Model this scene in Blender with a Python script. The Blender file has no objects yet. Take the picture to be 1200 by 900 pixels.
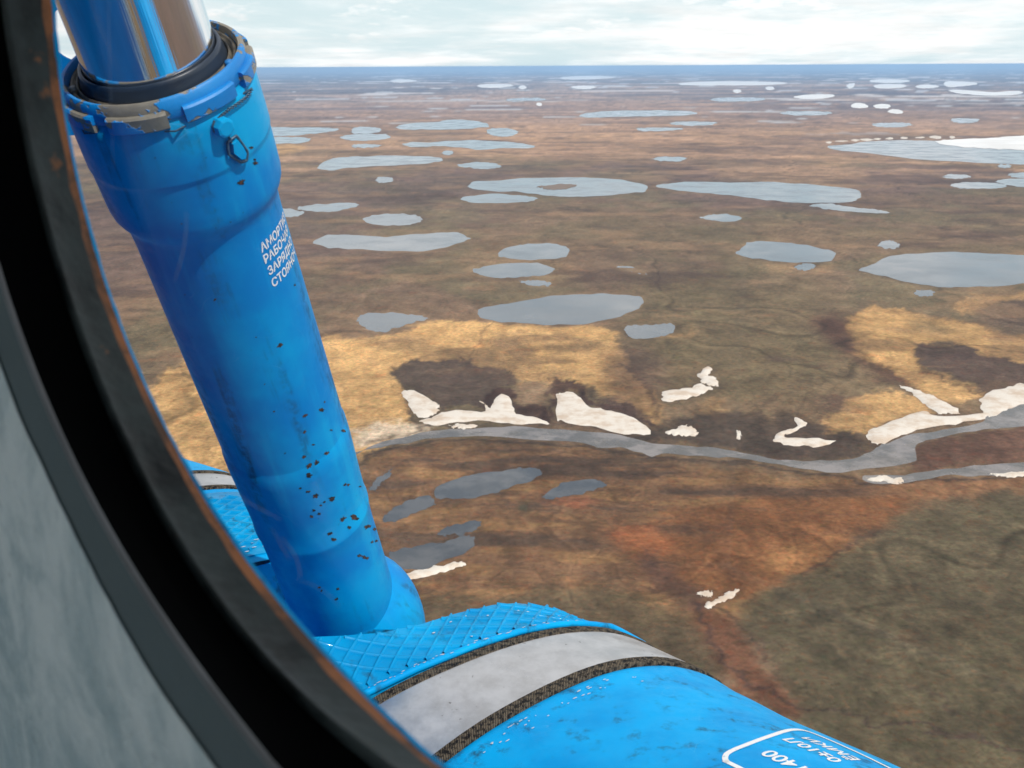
import bpy, bmesh, math, random
import numpy as np
from mathutils import Vector, Matrix
from mathutils.geometry import tessellate_polygon, delaunay_2d_cdt
random.seed(7); rng = np.random.default_rng(7)
SC = bpy.context.scene
COL = SC.collection
PI = math.pi

# ------------------------------------------------------------------ camera
H = 200.0                                   # flying height above the tundra
FPX = 1300.0                                # focal length in pixels of the 1200 px wide photograph
PITCH = math.atan((450 - 77.7) / FPX)
ROLL = math.atan(4.6 / 880)
Fv = np.array([0, math.cos(PITCH), -math.sin(PITCH)])
Uv = np.array([0, math.sin(PITCH), math.cos(PITCH)])
Xv = np.array([1.0, 0, 0])
cam = bpy.data.cameras.new('camera'); camo = bpy.data.objects.new('camera', cam); COL.objects.link(camo)
SC.camera = camo
cam.sensor_width = 36; cam.lens = 36 * FPX / 1200
cam.clip_start = 0.01; cam.clip_end = 1e6
xr = math.cos(ROLL) * Xv - math.sin(ROLL) * Uv
yr = math.sin(ROLL) * Xv + math.cos(ROLL) * Uv
camo.matrix_world = Matrix(((xr[0], yr[0], -Fv[0], 0), (xr[1], yr[1], -Fv[1], 0), (xr[2], yr[2], -Fv[2], H), (0, 0, 0, 1)))
cam.dof.use_dof = True; cam.dof.focus_distance = 2.6; cam.dof.aperture_fstop = 20.0

# ------------------------------------------------------------------ sun, sky, exposure
SUN_EL, SUN_AZ = math.radians(50), math.radians(140.5)
W = bpy.data.worlds.new('World'); SC.world = W; W.use_nodes = True
wn = W.node_tree; N = wn.nodes; L = wn.links; N.clear()
sky = N.new('ShaderNodeTexSky'); sky.sky_type = 'NISHITA'; sky.sun_disc = False
sky.sun_elevation = SUN_EL; sky.sun_rotation = SUN_AZ; sky.altitude = 200; sky.air_density = 1.0; sky.dust_density = 1.0; sky.ozone_density = 1.0
tc = N.new('ShaderNodeTexCoord'); sep = N.new('ShaderNodeSeparateXYZ'); L.new(tc.outputs['Generated'], sep.inputs[0])
def M(op, a, b=None, clamp=False, nt=None):
    nt = nt or wn
    n = nt.nodes.new('ShaderNodeMath'); n.operation = op; n.use_clamp = clamp
    for i, v in enumerate((a, b)):
        if v is None: continue
        if isinstance(v, (int, float)): n.inputs[i].default_value = v
        else: nt.links.new(v, n.inputs[i])
    return n.outputs[0]
zz = M('ADD', M('MAXIMUM', sep.outputs['Z'], 0.0), 0.085)
cx = M('DIVIDE', sep.outputs['X'], zz); cy = M('DIVIDE', sep.outputs['Y'], zz)
cmb = N.new('ShaderNodeCombineXYZ'); L.new(cx, cmb.inputs[0]); L.new(cy, cmb.inputs[1])
def wnoise(vec, scale, detail, rough, off=(0, 0, 0), sc=(1, 1, 1), dist=0.0):
    mp = N.new('ShaderNodeMapping'); mp.inputs['Location'].default_value = off; mp.inputs['Scale'].default_value = sc
    L.new(vec, mp.inputs[0]); n = N.new('ShaderNodeTexNoise'); n.inputs['Scale'].default_value = scale
    n.inputs['Detail'].default_value = detail; n.inputs['Roughness'].default_value = rough; n.inputs['Distortion'].default_value = dist
    L.new(mp.outputs[0], n.inputs['Vector']); return n.outputs['Fac']
def wramp(fac, lo, hi):
    m = N.new('ShaderNodeMapRange'); m.interpolation_type = 'SMOOTHSTEP'
    m.inputs['From Min'].default_value = lo; m.inputs['From Max'].default_value = hi; L.new(fac, m.inputs['Value']); return m.outputs[0]
n1 = wnoise(cmb.outputs[0], 0.26, 7, 0.60, (3.1, 1.7, 0), (1, 0.8, 1), 0.4)
n2 = wnoise(cmb.outputs[0], 1.1, 5, 0.6, (9.0, 4.4, 0), (1, 0.55, 1), 0.2)
cl = wramp(M('ADD', M('MULTIPLY', n1, 0.7), M('MULTIPLY', n2, 0.3)), 0.42, 0.58)
# low cumulus heads standing on the horizon haze, stretched sideways
hd = wnoise(tc.outputs['Generated'], 9.0, 5, 0.62, (0.2, 0.1, 0.35), (1, 1, 3.2))
hb = M('MULTIPLY', wramp(hd, 0.50, 0.62), wramp(sep.outputs['Z'], 0.012, 0.03))
cf = M('MULTIPLY', M('MAXIMUM', cl, M('MULTIPLY', hb, 0.95)), 0.92, True)
shade = wnoise(cmb.outputs[0], 1.4, 4, 0.6, (1.0, 7.7, 0))
crm = N.new('ShaderNodeMapRange'); crm.inputs['From Min'].default_value = .3; crm.inputs['From Max'].default_value = .7
crm.inputs['To Min'].default_value = 8.8; crm.inputs['To Max'].default_value = 11.5; L.new(shade, crm.inputs['Value'])
ccol = N.new('ShaderNodeVectorMath'); ccol.operation = 'SCALE'; ccol.inputs[0].default_value = (1.0, 1.0, 1.0); L.new(crm.outputs[0], ccol.inputs['Scale'])
mix = N.new('ShaderNodeMix'); mix.data_type = 'RGBA'; L.new(cf, mix.inputs['Factor'])
# pale air low over the horizon, the same all round
hzf = M('MULTIPLY', M('SUBTRACT', 1.0, wramp(sep.outputs['Z'], -0.02, 0.45)), .88)
hmix = N.new('ShaderNodeMix'); hmix.data_type = 'RGBA'; L.new(hzf, hmix.inputs['Factor']); L.new(sky.outputs[0], hmix.inputs['A']); hmix.inputs['B'].default_value = (7.0, 8.5, 9.1, 1)
L.new(hmix.outputs['Result'], mix.inputs['A']); L.new(ccol.outputs[0], mix.inputs['B'])
bg = N.new('ShaderNodeBackground'); bg.inputs['Strength'].default_value = 0.10; L.new(mix.outputs['Result'], bg.inputs[0])
wo = N.new('ShaderNodeOutputWorld'); L.new(bg.outputs[0], wo.inputs[0])
sl = bpy.data.lights.new('sun', 'SUN'); sl.energy = 3.2; sl.angle = math.radians(0.5); sl.color = (1.0, 0.955, 0.88)
so = bpy.data.objects.new('sun', sl); COL.objects.link(so)
Sdir = Vector((math.sin(SUN_AZ) * math.cos(SUN_EL), math.cos(SUN_AZ) * math.cos(SUN_EL), math.sin(SUN_EL)))
so.rotation_euler = Sdir.to_track_quat('Z', 'Y').to_euler(); so.location = (0, 0, H + 30)
SC.view_settings.view_transform = 'Standard'; SC.view_settings.look = 'None'; SC.view_settings.exposure = 0.12; SC.view_settings.gamma = 1
SC.view_settings.use_curve_mapping = False
SC.cycles.max_bounces = 8; SC.cycles.volume_bounces = 1; SC.cycles.transparent_max_bounces = 12
SC.cycles.use_denoising = True; SC.cycles.sample_clamp_indirect = 4.0

# ------------------------------------------------------------------ geometry helpers
def ray(px, py):
    x = px - 600.0; y = 450.0 - py
    x2 = x * math.cos(ROLL) + y * math.sin(ROLL); y2 = -x * math.sin(ROLL) + y * math.cos(ROLL)
    v = x2 * Xv + y2 * Uv + FPX * Fv
    return v / np.linalg.norm(v)
def proj(P):                                 # points relative to the camera -> photograph pixels
    a = P @ Xv; b = P @ Uv; c = np.maximum(P @ Fv, 1e-6)
    x = FPX * a / c; y = FPX * b / c
    return 600 + x * math.cos(ROLL) - y * math.sin(ROLL), 450 - (x * math.sin(ROLL) + y * math.cos(ROLL))
def gnd(px, py):
    d = ray(px, py); t = H / -d[2]; return d[0] * t, d[1] * t

def tag(o, label=None, cat=None, group=None, kind=None):
    if label: o['label'] = label
    if cat: o['category'] = cat
    if group: o['group'] = group
    if kind: o['kind'] = kind
    return o
def mesh_obj(name, V, Fc, mat, parent=None, smooth=True, auto=None):
    me = bpy.data.meshes.new(name); me.from_pydata([tuple(map(float, v)) for v in V], [], [tuple(f) for f in Fc]); me.update()
    o = bpy.data.objects.new(name, me); COL.objects.link(o); o.parent = parent
    if mat: me.materials.append(mat)
    if smooth:
        me.polygons.foreach_set('use_smooth', [True] * len(me.polygons))
        if auto:
            bm = bmesh.new(); bm.from_mesh(me)
            for e in bm.edges:
                if len(e.link_faces) == 2 and e.calc_face_angle(0) > auto: e.smooth = False
            bm.to_mesh(me); bm.free()
    return o
def grid_faces(nr, nc, wrap=False, off=0):
    f = []
    for i in range(nr - 1):
        for j in range(nc if wrap else nc - 1):
            k = (j + 1) % nc
            f.append((off + i * nc + j, off + i * nc + k, off + (i + 1) * nc + k, off + (i + 1) * nc + j))
    return f
def frame(a):
    a = np.array(a, float); a = a / np.linalg.norm(a)
    t = np.array([0, 0, 1.0]) if abs(a[2]) < .9 else np.array([1.0, 0, 0])
    e1 = np.cross(t, a); e1 /= np.linalg.norm(e1); return a, e1, np.cross(a, e1)
def tube(path, r, n=8, cap=True):
    path = [np.array(p, float) for p in path]; V = []; m = len(path)
    t0 = path[1] - path[0]; a, e1, e2 = frame(t0)
    for i, p in enumerate(path):
        t = path[min(i + 1, m - 1)] - path[max(i - 1, 0)]; t = t / np.linalg.norm(t)
        e1 = e1 - t * (e1 @ t); e1 /= np.linalg.norm(e1); e2 = np.cross(t, e1)
        rr = r[i] if hasattr(r, '__len__') else r
        for k in range(n): V.append(p + rr * (math.cos(2 * PI * k / n) * e1 + math.sin(2 * PI * k / n) * e2))
    Fc = grid_faces(m, n, True)
    if cap: Fc.append(tuple(range(n))[::-1]); Fc.append(tuple(range((m - 1) * n, m * n)))
    return V, Fc
def lathe(P0, a, e1, e2, prof, n=96, wob=0):
    V = []
    for (h, r) in prof:
        for k in range(n):
            t = 2 * PI * k / n
            V.append(P0 + a * h + r * (math.cos(t) * e1 + math.sin(t) * e2))
    return V, grid_faces(len(prof), n, True)
def merge(parts):
    V = []; Fc = []
    for v, f in parts:
        o = len(V); V += list(v); Fc += [tuple(i + o for i in q) for q in f]
    return V, Fc

# ------------------------------------------------------------------ material helpers
class MT:
    def __init__(s, name):
        s.m = bpy.data.materials.new(name); s.m.use_nodes = True; s.nt = s.m.node_tree; s.b = s.nt.nodes['Principled BSDF']; s.co = None
    def new(s, t): return s.nt.nodes.new(t)
    def link(s, a, b): s.nt.links.new(a, b)
    def coord(s, sc=(1, 1, 1), off=(0, 0, 0)):
        t = s.new('ShaderNodeTexCoord'); mp = s.new('ShaderNodeMapping'); mp.inputs['Scale'].default_value = sc; mp.inputs['Location'].default_value = off
        s.link(t.outputs['Object'], mp.inputs[0]); return mp.outputs[0]
    def noise(s, scale, detail=4, rough=.55, sc=(1, 1, 1), off=(0, 0, 0), dist=0, vec=None):
        n = s.new('ShaderNodeTexNoise'); n.inputs['Scale'].default_value = scale; n.inputs['Detail'].default_value = detail
        n.inputs['Roughness'].default_value = rough; n.inputs['Distortion'].default_value = dist
        s.link(vec if vec is not None else s.coord(sc, off), n.inputs['Vector']); return n.outputs['Fac']
    def mr(s, f, a, b, c=0.0, d=1.0, smooth=True):
        m = s.new('ShaderNodeMapRange'); m.interpolation_type = 'SMOOTHSTEP' if smooth else 'LINEAR'
        for i, v in zip(('From Min', 'From Max', 'To Min', 'To Max'), (a, b, c, d)): m.inputs[i].default_value = v
        s.link(f, m.inputs['Value']); return m.outputs[0]
    def mix(s, f, A, B, mode='MIX'):
        m = s.new('ShaderNodeMix'); m.data_type = 'RGBA'; m.blend_type = mode
        for k, v in (('Factor', f), ('A', A), ('B', B)):
            if isinstance(v, (int, float)): m.inputs[k].default_value = v
            elif isinstance(v, tuple): m.inputs[k].default_value = v + (1,) if len(v) == 3 else v
            else: s.link(v, m.inputs[k])
        return m.outputs['Result']
    def math(s, op, a, b=None, clamp=False): return M(op, a, b, clamp, s.nt)
    def set(s, color=None, rough=None, metal=None, spec=None, coat=None, bump=None, bs=.3, bd=.01, ior=None):
        for k, v in (('Base Color', color), ('Roughness', rough), ('Metallic', metal), ('Specular IOR Level', spec), ('Coat Weight', coat), ('IOR', ior)):
            if v is None: continue
            if isinstance(v, (int, float)): s.b.inputs[k].default_value = v
            elif isinstance(v, tuple): s.b.inputs[k].default_value = v + (1,)
            else: s.link(v, s.b.inputs[k])
        if bump is not None:
            bp = s.new('ShaderNodeBump'); bp.inputs['Strength'].default_value = bs; bp.inputs['Distance'].default_value = bd
            s.link(bump, bp.inputs['Height']); s.link(bp.outputs[0], s.b.inputs['Normal'])
        return s.m

def blue_paint(name, base, dark, grime=.5, coat=.25, rough=.38, axis=None):
    t = MT(name)
    big = t.noise(5, 5, .6); fine = t.noise(60, 6, .7); streak = t.noise(9, 4, .6, (3, 3, .35), (4, 2, 0))
    if axis is not None:
        f3 = frame(axis); tcx = t.new('ShaderNodeTexCoord'); cb = t.new('ShaderNodeCombineXYZ')
        for i_, (ev, k_) in enumerate(((f3[1], 1.0), (f3[2], 1.0), (f3[0], .09))):
            dp = t.new('ShaderNodeVectorMath'); dp.operation = 'DOT_PRODUCT'; t.link(tcx.outputs['Object'], dp.inputs[0]); dp.inputs[1].default_value = tuple(float(q * k_) for q in ev); t.link(dp.outputs['Value'], cb.inputs[i_])
        streak = t.noise(26, 5, .65, vec=cb.outputs[0])
    c = t.mix(t.mr(big, .38, .64), base, dark)
    if axis is not None: c = t.mix(t.mr(streak, .46, .30, 0, .45), c, (.01, .42, .72))
    g = t.math('MULTIPLY', t.mr(streak, .52, .72), t.mr(fine, .35, .6))
    c = t.mix(t.math('MULTIPLY', g, grime), c, (.02, .05, .075))
    sp = t.mr(t.noise(160, 3, .6, off=(1, 5, 2)), .70, .76)
    c = t.mix(t.math('MULTIPLY', sp, .55), c, (.015, .02, .025))
    # hairline scratches
    v = t.new('ShaderNodeTexVoronoi'); v.feature = 'DISTANCE_TO_EDGE'; v.inputs['Scale'].default_value = 7
    w = t.new('ShaderNodeVectorMath'); w.operation = 'ADD'; nn = t.new('ShaderNodeTexNoise'); nn.inputs['Scale'].default_value = 5; t.link(t.coord(), nn.inputs['Vector'])
    t.link(nn.outputs['Color'], w.inputs[0]); t.link(t.coord((1, 1, .6)), w.inputs[1]); t.link(w.outputs[0], v.inputs['Vector'])
    sc = t.math('MULTIPLY', t.mr(v.outputs['Distance'], .0, .006, 1, 0), t.mr(t.noise(11, 2, .5, off=(8, 8, 8)), .52, .6))
    c = t.mix(t.math('MULTIPLY', sc, .22), c, (.25, .5, .75))
    r = t.mr(fine, .3, .7, rough - .08, rough + .14)
    t.b.inputs['Specular Tint'].default_value = (.35, .7, 1, 1); return t.set(c, r, 0, .2, coat, t.noise(40, 5, .6), .12, .004)
MAT = {}
MAT['blue_strut'] = blue_paint('blue_strut_paint', (.001, .35, .68), (.001, .215, .56), .75, .05, .45, np.array([.10008, .461847, -.881295]))
MAT['blue_tank'] = blue_paint('blue_tank_paint', (.0, .38, .78), (.0, .29, .66), .8, .0, .5)
MAT['blue_dark'] = blue_paint('blue_fuselage_paint', (.002, .17, .48), (.002, .13, .38), .5)
MAT['blue_pad'] = blue_paint('blue_tread_paint', (.001, .33, .64), (.001, .24, .52), .8, .05, .4)
t = MT('collar_paint'); wr = t.noise(16, 4, .65, (1, 1, 1.6), (2.2, .6, 1.1)); ww = t.mr(wr, .50, .53)
c = t.mix(t.mr(t.noise(7), .35, .65), (.001, .24, .62), (.001, .17, .5)); c = t.mix(ww, c, t.mix(t.noise(90, 4), (.16, .14, .11), (.27, .25, .2)))
MAT['collar'] = t.set(c, .5, 0, .5, .1, t.math('SUBTRACT', t.noise(50, 4), t.math('MULTIPLY', ww, 1.2)), .4, .003)
t = MT('grimy_metal'); c = t.mix(t.mr(t.noise(30, 5, .7), .35, .7), (.03, .028, .026), (.22, .19, .14)); MAT['grime'] = t.set(c, .6, .3, bump=t.noise(80, 4), bs=.4, bd=.003)
t = MT('seal_rubber'); MAT['rubber'] = t.set(t.mix(t.noise(20, 4), (.0008, .001, .001), (.0016, .0018, .002)), .9, 0, .02, bump=t.noise(60, 4), bs=.2, bd=.002)
t = MT('ridge_rubber_highlight'); MAT['ridge'] = t.set(t.mix(t.noise(25, 4), (.05, .055, .055), (.22, .23, .23)), .3, 0, .5, bump=t.noise(70, 4), bs=.3, bd=.001)  # same rubber as the seal, highlight put into a paler grey
t = MT('gland_rubber'); MAT['gland'] = t.set(t.mix(t.noise(30, 4), (.008, .02, .04), (.02, .03, .05)), .35, 0, .5)
t = MT('polished_chrome'); _a = np.array([.10008, .461847, -.881295]); _f = frame(_a)
tcx = t.new('ShaderNodeTexCoord'); cb = t.new('ShaderNodeCombineXYZ')
for i_, (ev, k_) in enumerate(((_f[1], 1.0), (_f[2], 1.0), (_f[0], .012))):
    dp = t.new('ShaderNodeVectorMath'); dp.operation = 'DOT_PRODUCT'; t.link(tcx.outputs['Object'], dp.inputs[0]); dp.inputs[1].default_value = tuple(float(q * k_) for q in ev); t.link(dp.outputs['Value'], cb.inputs[i_])
lines_ = t.noise(70, 5, .7, vec=cb.outputs[0])
nz = t.noise(5, 3, .5, (14, 14, .4)); MAT['chrome'] = t.set((.86, .87, .88), t.mr(nz, .35, .75, .03, .09), 1.0, bump=lines_, bs=.35, bd=.0012)
t = MT('strap_steel'); br = t.noise(20, 5, .7, (1, 1, 1)); c = t.mix(t.mr(br, .3, .7), (.50, .49, .48), (.66, .65, .64)); c = t.mix(t.mr(t.noise(70, 3, .6, off=(3, 3, 3)), .68, .75), c, (.16, .14, .12))
MAT['steel'] = t.set(c, t.mr(br, .3, .7, .34, .5), .75, .5, bump=t.noise(8, 4, .5), bs=.08, bd=.01)
t = MT('woven_edging'); wv = t.new('ShaderNodeTexWave'); wv.inputs['Scale'].default_value = 130; wv.inputs['Distortion'].default_value = 1.2; t.link(t.coord(), wv.inputs['Vector'])
MAT['weave'] = t.set(t.mix(t.math('MULTIPLY', wv.outputs['Fac'], t.mr(t.noise(140, 2), .35, .6)), (.012, .011, .011), (.24, .19, .13)), .85, 0, .2, bump=wv.outputs['Fac'], bs=.8, bd=.002)
t = MT('paint_chip'); MAT['chip'] = t.set(t.mix(t.mr(t.noise(220, 3), .45, .6), (.008, .008, .01), (.10, .045, .025)), .8)
t = MT('worn_white'); MAT['white'] = t.set(t.mix(t.mr(t.noise(90, 4, .6), .62, .7), (.80, .80, .78), (.35, .5, .6)), .5)
t = MT('bare_spots'); MAT['bare'] = t.set((.62, .63, .62), .4, .3)
t = MT('grey_green_panel'); f1 = t.noise(13, 7, .72, dist=.5); f2 = t.noise(95, 6, .7)
c = t.mix(t.mr(f1, .38, .62), (.42, .55, .56), (.74, .84, .82)); c = t.mix(t.mr(f2, .62, .75), c, (.30, .38, .38))
MAT['panel'] = t.set(c, .6, 0, .4, bump=t.math('ADD', t.noise(26, 6, .65), t.noise(140, 3, .6)), bs=.7, bd=.006)
t = MT('dark_band'); MAT['band'] = t.set(t.mix(t.noise(14, 4), (.07, .105, .11), (.10, .14, .145)), .5, 0, .4, bump=t.noise(90, 3), bs=.15, bd=.002)
t = MT('rim_paint'); f1 = t.noise(18, 5, .65); c = t.mix(t.mr(f1, .35, .65), (.006, .009, .0085), (.042, .055, .052)); c = t.mix(t.mr(t.noise(45, 4, .6, off=(2, 1, 0)), .66, .72), c, (.20, .09, .04))
MAT['rim'] = t.set(c, t.mr(f1, .3, .7, .3, .6), 0, .16, bump=t.math('ADD', t.noise(60, 5), t.math('MULTIPLY', t.noise(17, 3), 2.0)), bs=.6, bd=.003)
t = MT('orange_primer'); MAT['primer'] = t.set(t.mix(t.mr(t.noise(40, 5, .7), .4, .62), (.34, .12, .035), (.10, .045, .02)), .75)
t = MT('cabin_lining'); MAT['cabin'] = t.set(t.mix(t.noise(6, 4), (.62, .66, .65), (.7, .72, .71)), .7)
t = MT('safety_wire'); MAT['wire'] = t.set(t.mix(t.noise(300, 2), (.015, .03, .05), (.10, .2, .3)), .4, .4)
t = MT('glass_scratch'); MAT['scratch'] = t.set((.55, .62, .68), .5)
t.b.inputs['Alpha'].default_value = .42
# window glass
t = MT('window_glass'); nt = t.nt; nt.nodes.remove(t.b)
tr = t.new('ShaderNodeBsdfTransparent'); gl = t.new('ShaderNodeBsdfGlossy'); gl.inputs['Roughness'].default_value = .02
df = t.new('ShaderNodeBsdfDiffuse'); df.inputs['Color'].default_value = (.6, .65, .7, 1)
lw = t.new('ShaderNodeLayerWeight'); lw.inputs['Blend'].default_value = .5; frv = t.math('MULTIPLY_ADD' if False else 'ADD', t.math('MULTIPLY', t.math('POWER', lw.outputs['Facing'], 5.0), .6), .016)
tr.inputs['Color'].default_value = (.985, .985, .975, 1)
m1 = t.new('ShaderNodeMixShader'); t.link(frv, m1.inputs[0]); t.link(tr.outputs[0], m1.inputs[1]); t.link(gl.outputs[0], m1.inputs[2])
sm = t.mr(t.noise(7, 6, .7, dist=.6), .55, .8, .0, .025); m2 = t.new('ShaderNodeMixShader'); t.link(sm, m2.inputs[0]); t.link(m1.outputs[0], m2.inputs[1]); t.link(df.outputs[0], m2.inputs[2])
t.link(m2.outputs[0], nt.nodes['Material Output'].inputs[0]); MAT['glass'] = t.m
# water, ice, snow
t = MT('pond_water'); wv = t.noise(.35, 4, .6)
MAT['water'] = t.set(t.mix(t.mr(t.noise(.012, 3), .35, .65), (.11, .105, .10), (.16, .15, .14)), t.mr(t.noise(.02, 4), .3, .7, .05, .2), 0, .5, None, wv, .03, .25, ior=1.52)
t = MT('river_water'); MAT['river'] = t.set(t.mix(t.mr(t.noise(.035, 6, .7), .42, .60), (.11, .098, .085), (.23, .20, .18)), t.mr(t.noise(.05, 5, .6), .4, .6, .08, .35), 0, .5, None, t.noise(.6, 4), .08, .25, ior=1.333)
t = MT('dark_bog_water'); MAT['bog'] = t.set(t.mix(t.mr(t.noise(.05, 5, .65), .4, .62), (.055, .06, .065), (.10, .10, .10)), .10, 0, .5, None, t.noise(.5, 4), .03, .25, ior=1.42)
t = MT('old_snow'); a = t.noise(.08, 6, .65); b = t.noise(.45, 5, .7, (1, 1, 1), (3, 3, 0))
c = t.mix(t.mr(a, .42, .66), (.70, .63, .54), (.56, .44, .33)); c = t.mix(t.mr(b, .60, .78, 0, .5), c, (.55, .42, .32))
MAT['snow'] = t.set(c, .75, 0, .3, bump=t.noise(.3, 5), bs=.5, bd=.6)
t = MT('lake_ice'); MAT['ice'] = t.set(t.mix(t.mr(t.noise(.006, 5, .6), .35, .65), (.90, .88, .84), (.76, .73, .68)), .6)

# ------------------------------------------------------------------ ground cover painting (all in real ground positions)
TL = {'A': (300, 0, 2.6667), 'B': (750, 0, 2.6667), 'C': (340, 260, 2.6667), 'D': (750, 260, 2.6667), 'E': (400, 500, 2.6667), 'F': (750, 500, 2.249),
      'G': (280, 60, 2.609), 'K': (740, 60, 2.609), 'O': (0, 0, 1.0)}
def P(tile, pts):
    ox, oy, s = TL[tile]; return np.array([(ox + x / s, oy + y / s) for x, y in pts], float)
def ellipse(tile, x0, x1, y0, y1, n=12, skew=0):
    cx, cy, a, b = (x0 + x1) / 2, (y0 + y1) / 2, (x1 - x0) / 2, (y1 - y0) / 2
    return P(tile, [(cx + a * math.copysign(abs(math.cos(t)) ** .8, math.cos(t)) + skew * b * math.sin(t), cy + b * math.copysign(abs(math.sin(t)) ** .8, math.sin(t))) for t in [2 * PI * k / n for k in range(n)]])
def smooth_poly(p, sub=5, jit=0.25, seed=1):
    sub = max(sub, int(70 / len(p)) if sub != 4 else 4)
    r = np.random.default_rng(seed); n = len(p); out = []
    for i in range(n):
        a, b, c, d = p[i - 1], p[i], p[(i + 1) % n], p[(i + 2) % n]
        for k in range(sub):
            u = k / sub
            out.append(.5 * ((2 * b) + (-a + c) * u + (2 * a - 5 * b + 4 * c - d) * u * u + (-a + 3 * b - 3 * c + d) * u ** 3))
    out = np.array(out); k = r.normal(0, 1, out.shape); k = (k + np.roll(k, 1, 0)) * .7
    m_ = len(out); sz = out.max(0) - out.min(0); ii = np.arange(m_) * 2 * PI / m_; cen = out.mean(0)
    wob = sum(r.normal() * np.sin(ii * f_ + r.random() * 6.3) / f_ ** .7 for f_ in (3, 5, 8, 11, 15, 21)); out = cen + (out - cen) * (1 + .035 * wob[:, None])
    # flattened by perspective far away: jitter down the picture shrinks with distance
    depth = np.clip((out[:, 1] - 77) / 400, .02, 1)
    out[:, 0] += k[:, 0] * jit * 2.0; out[:, 1] += k[:, 1] * jit * (.35 + 1.2 * depth)
    return out
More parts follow.
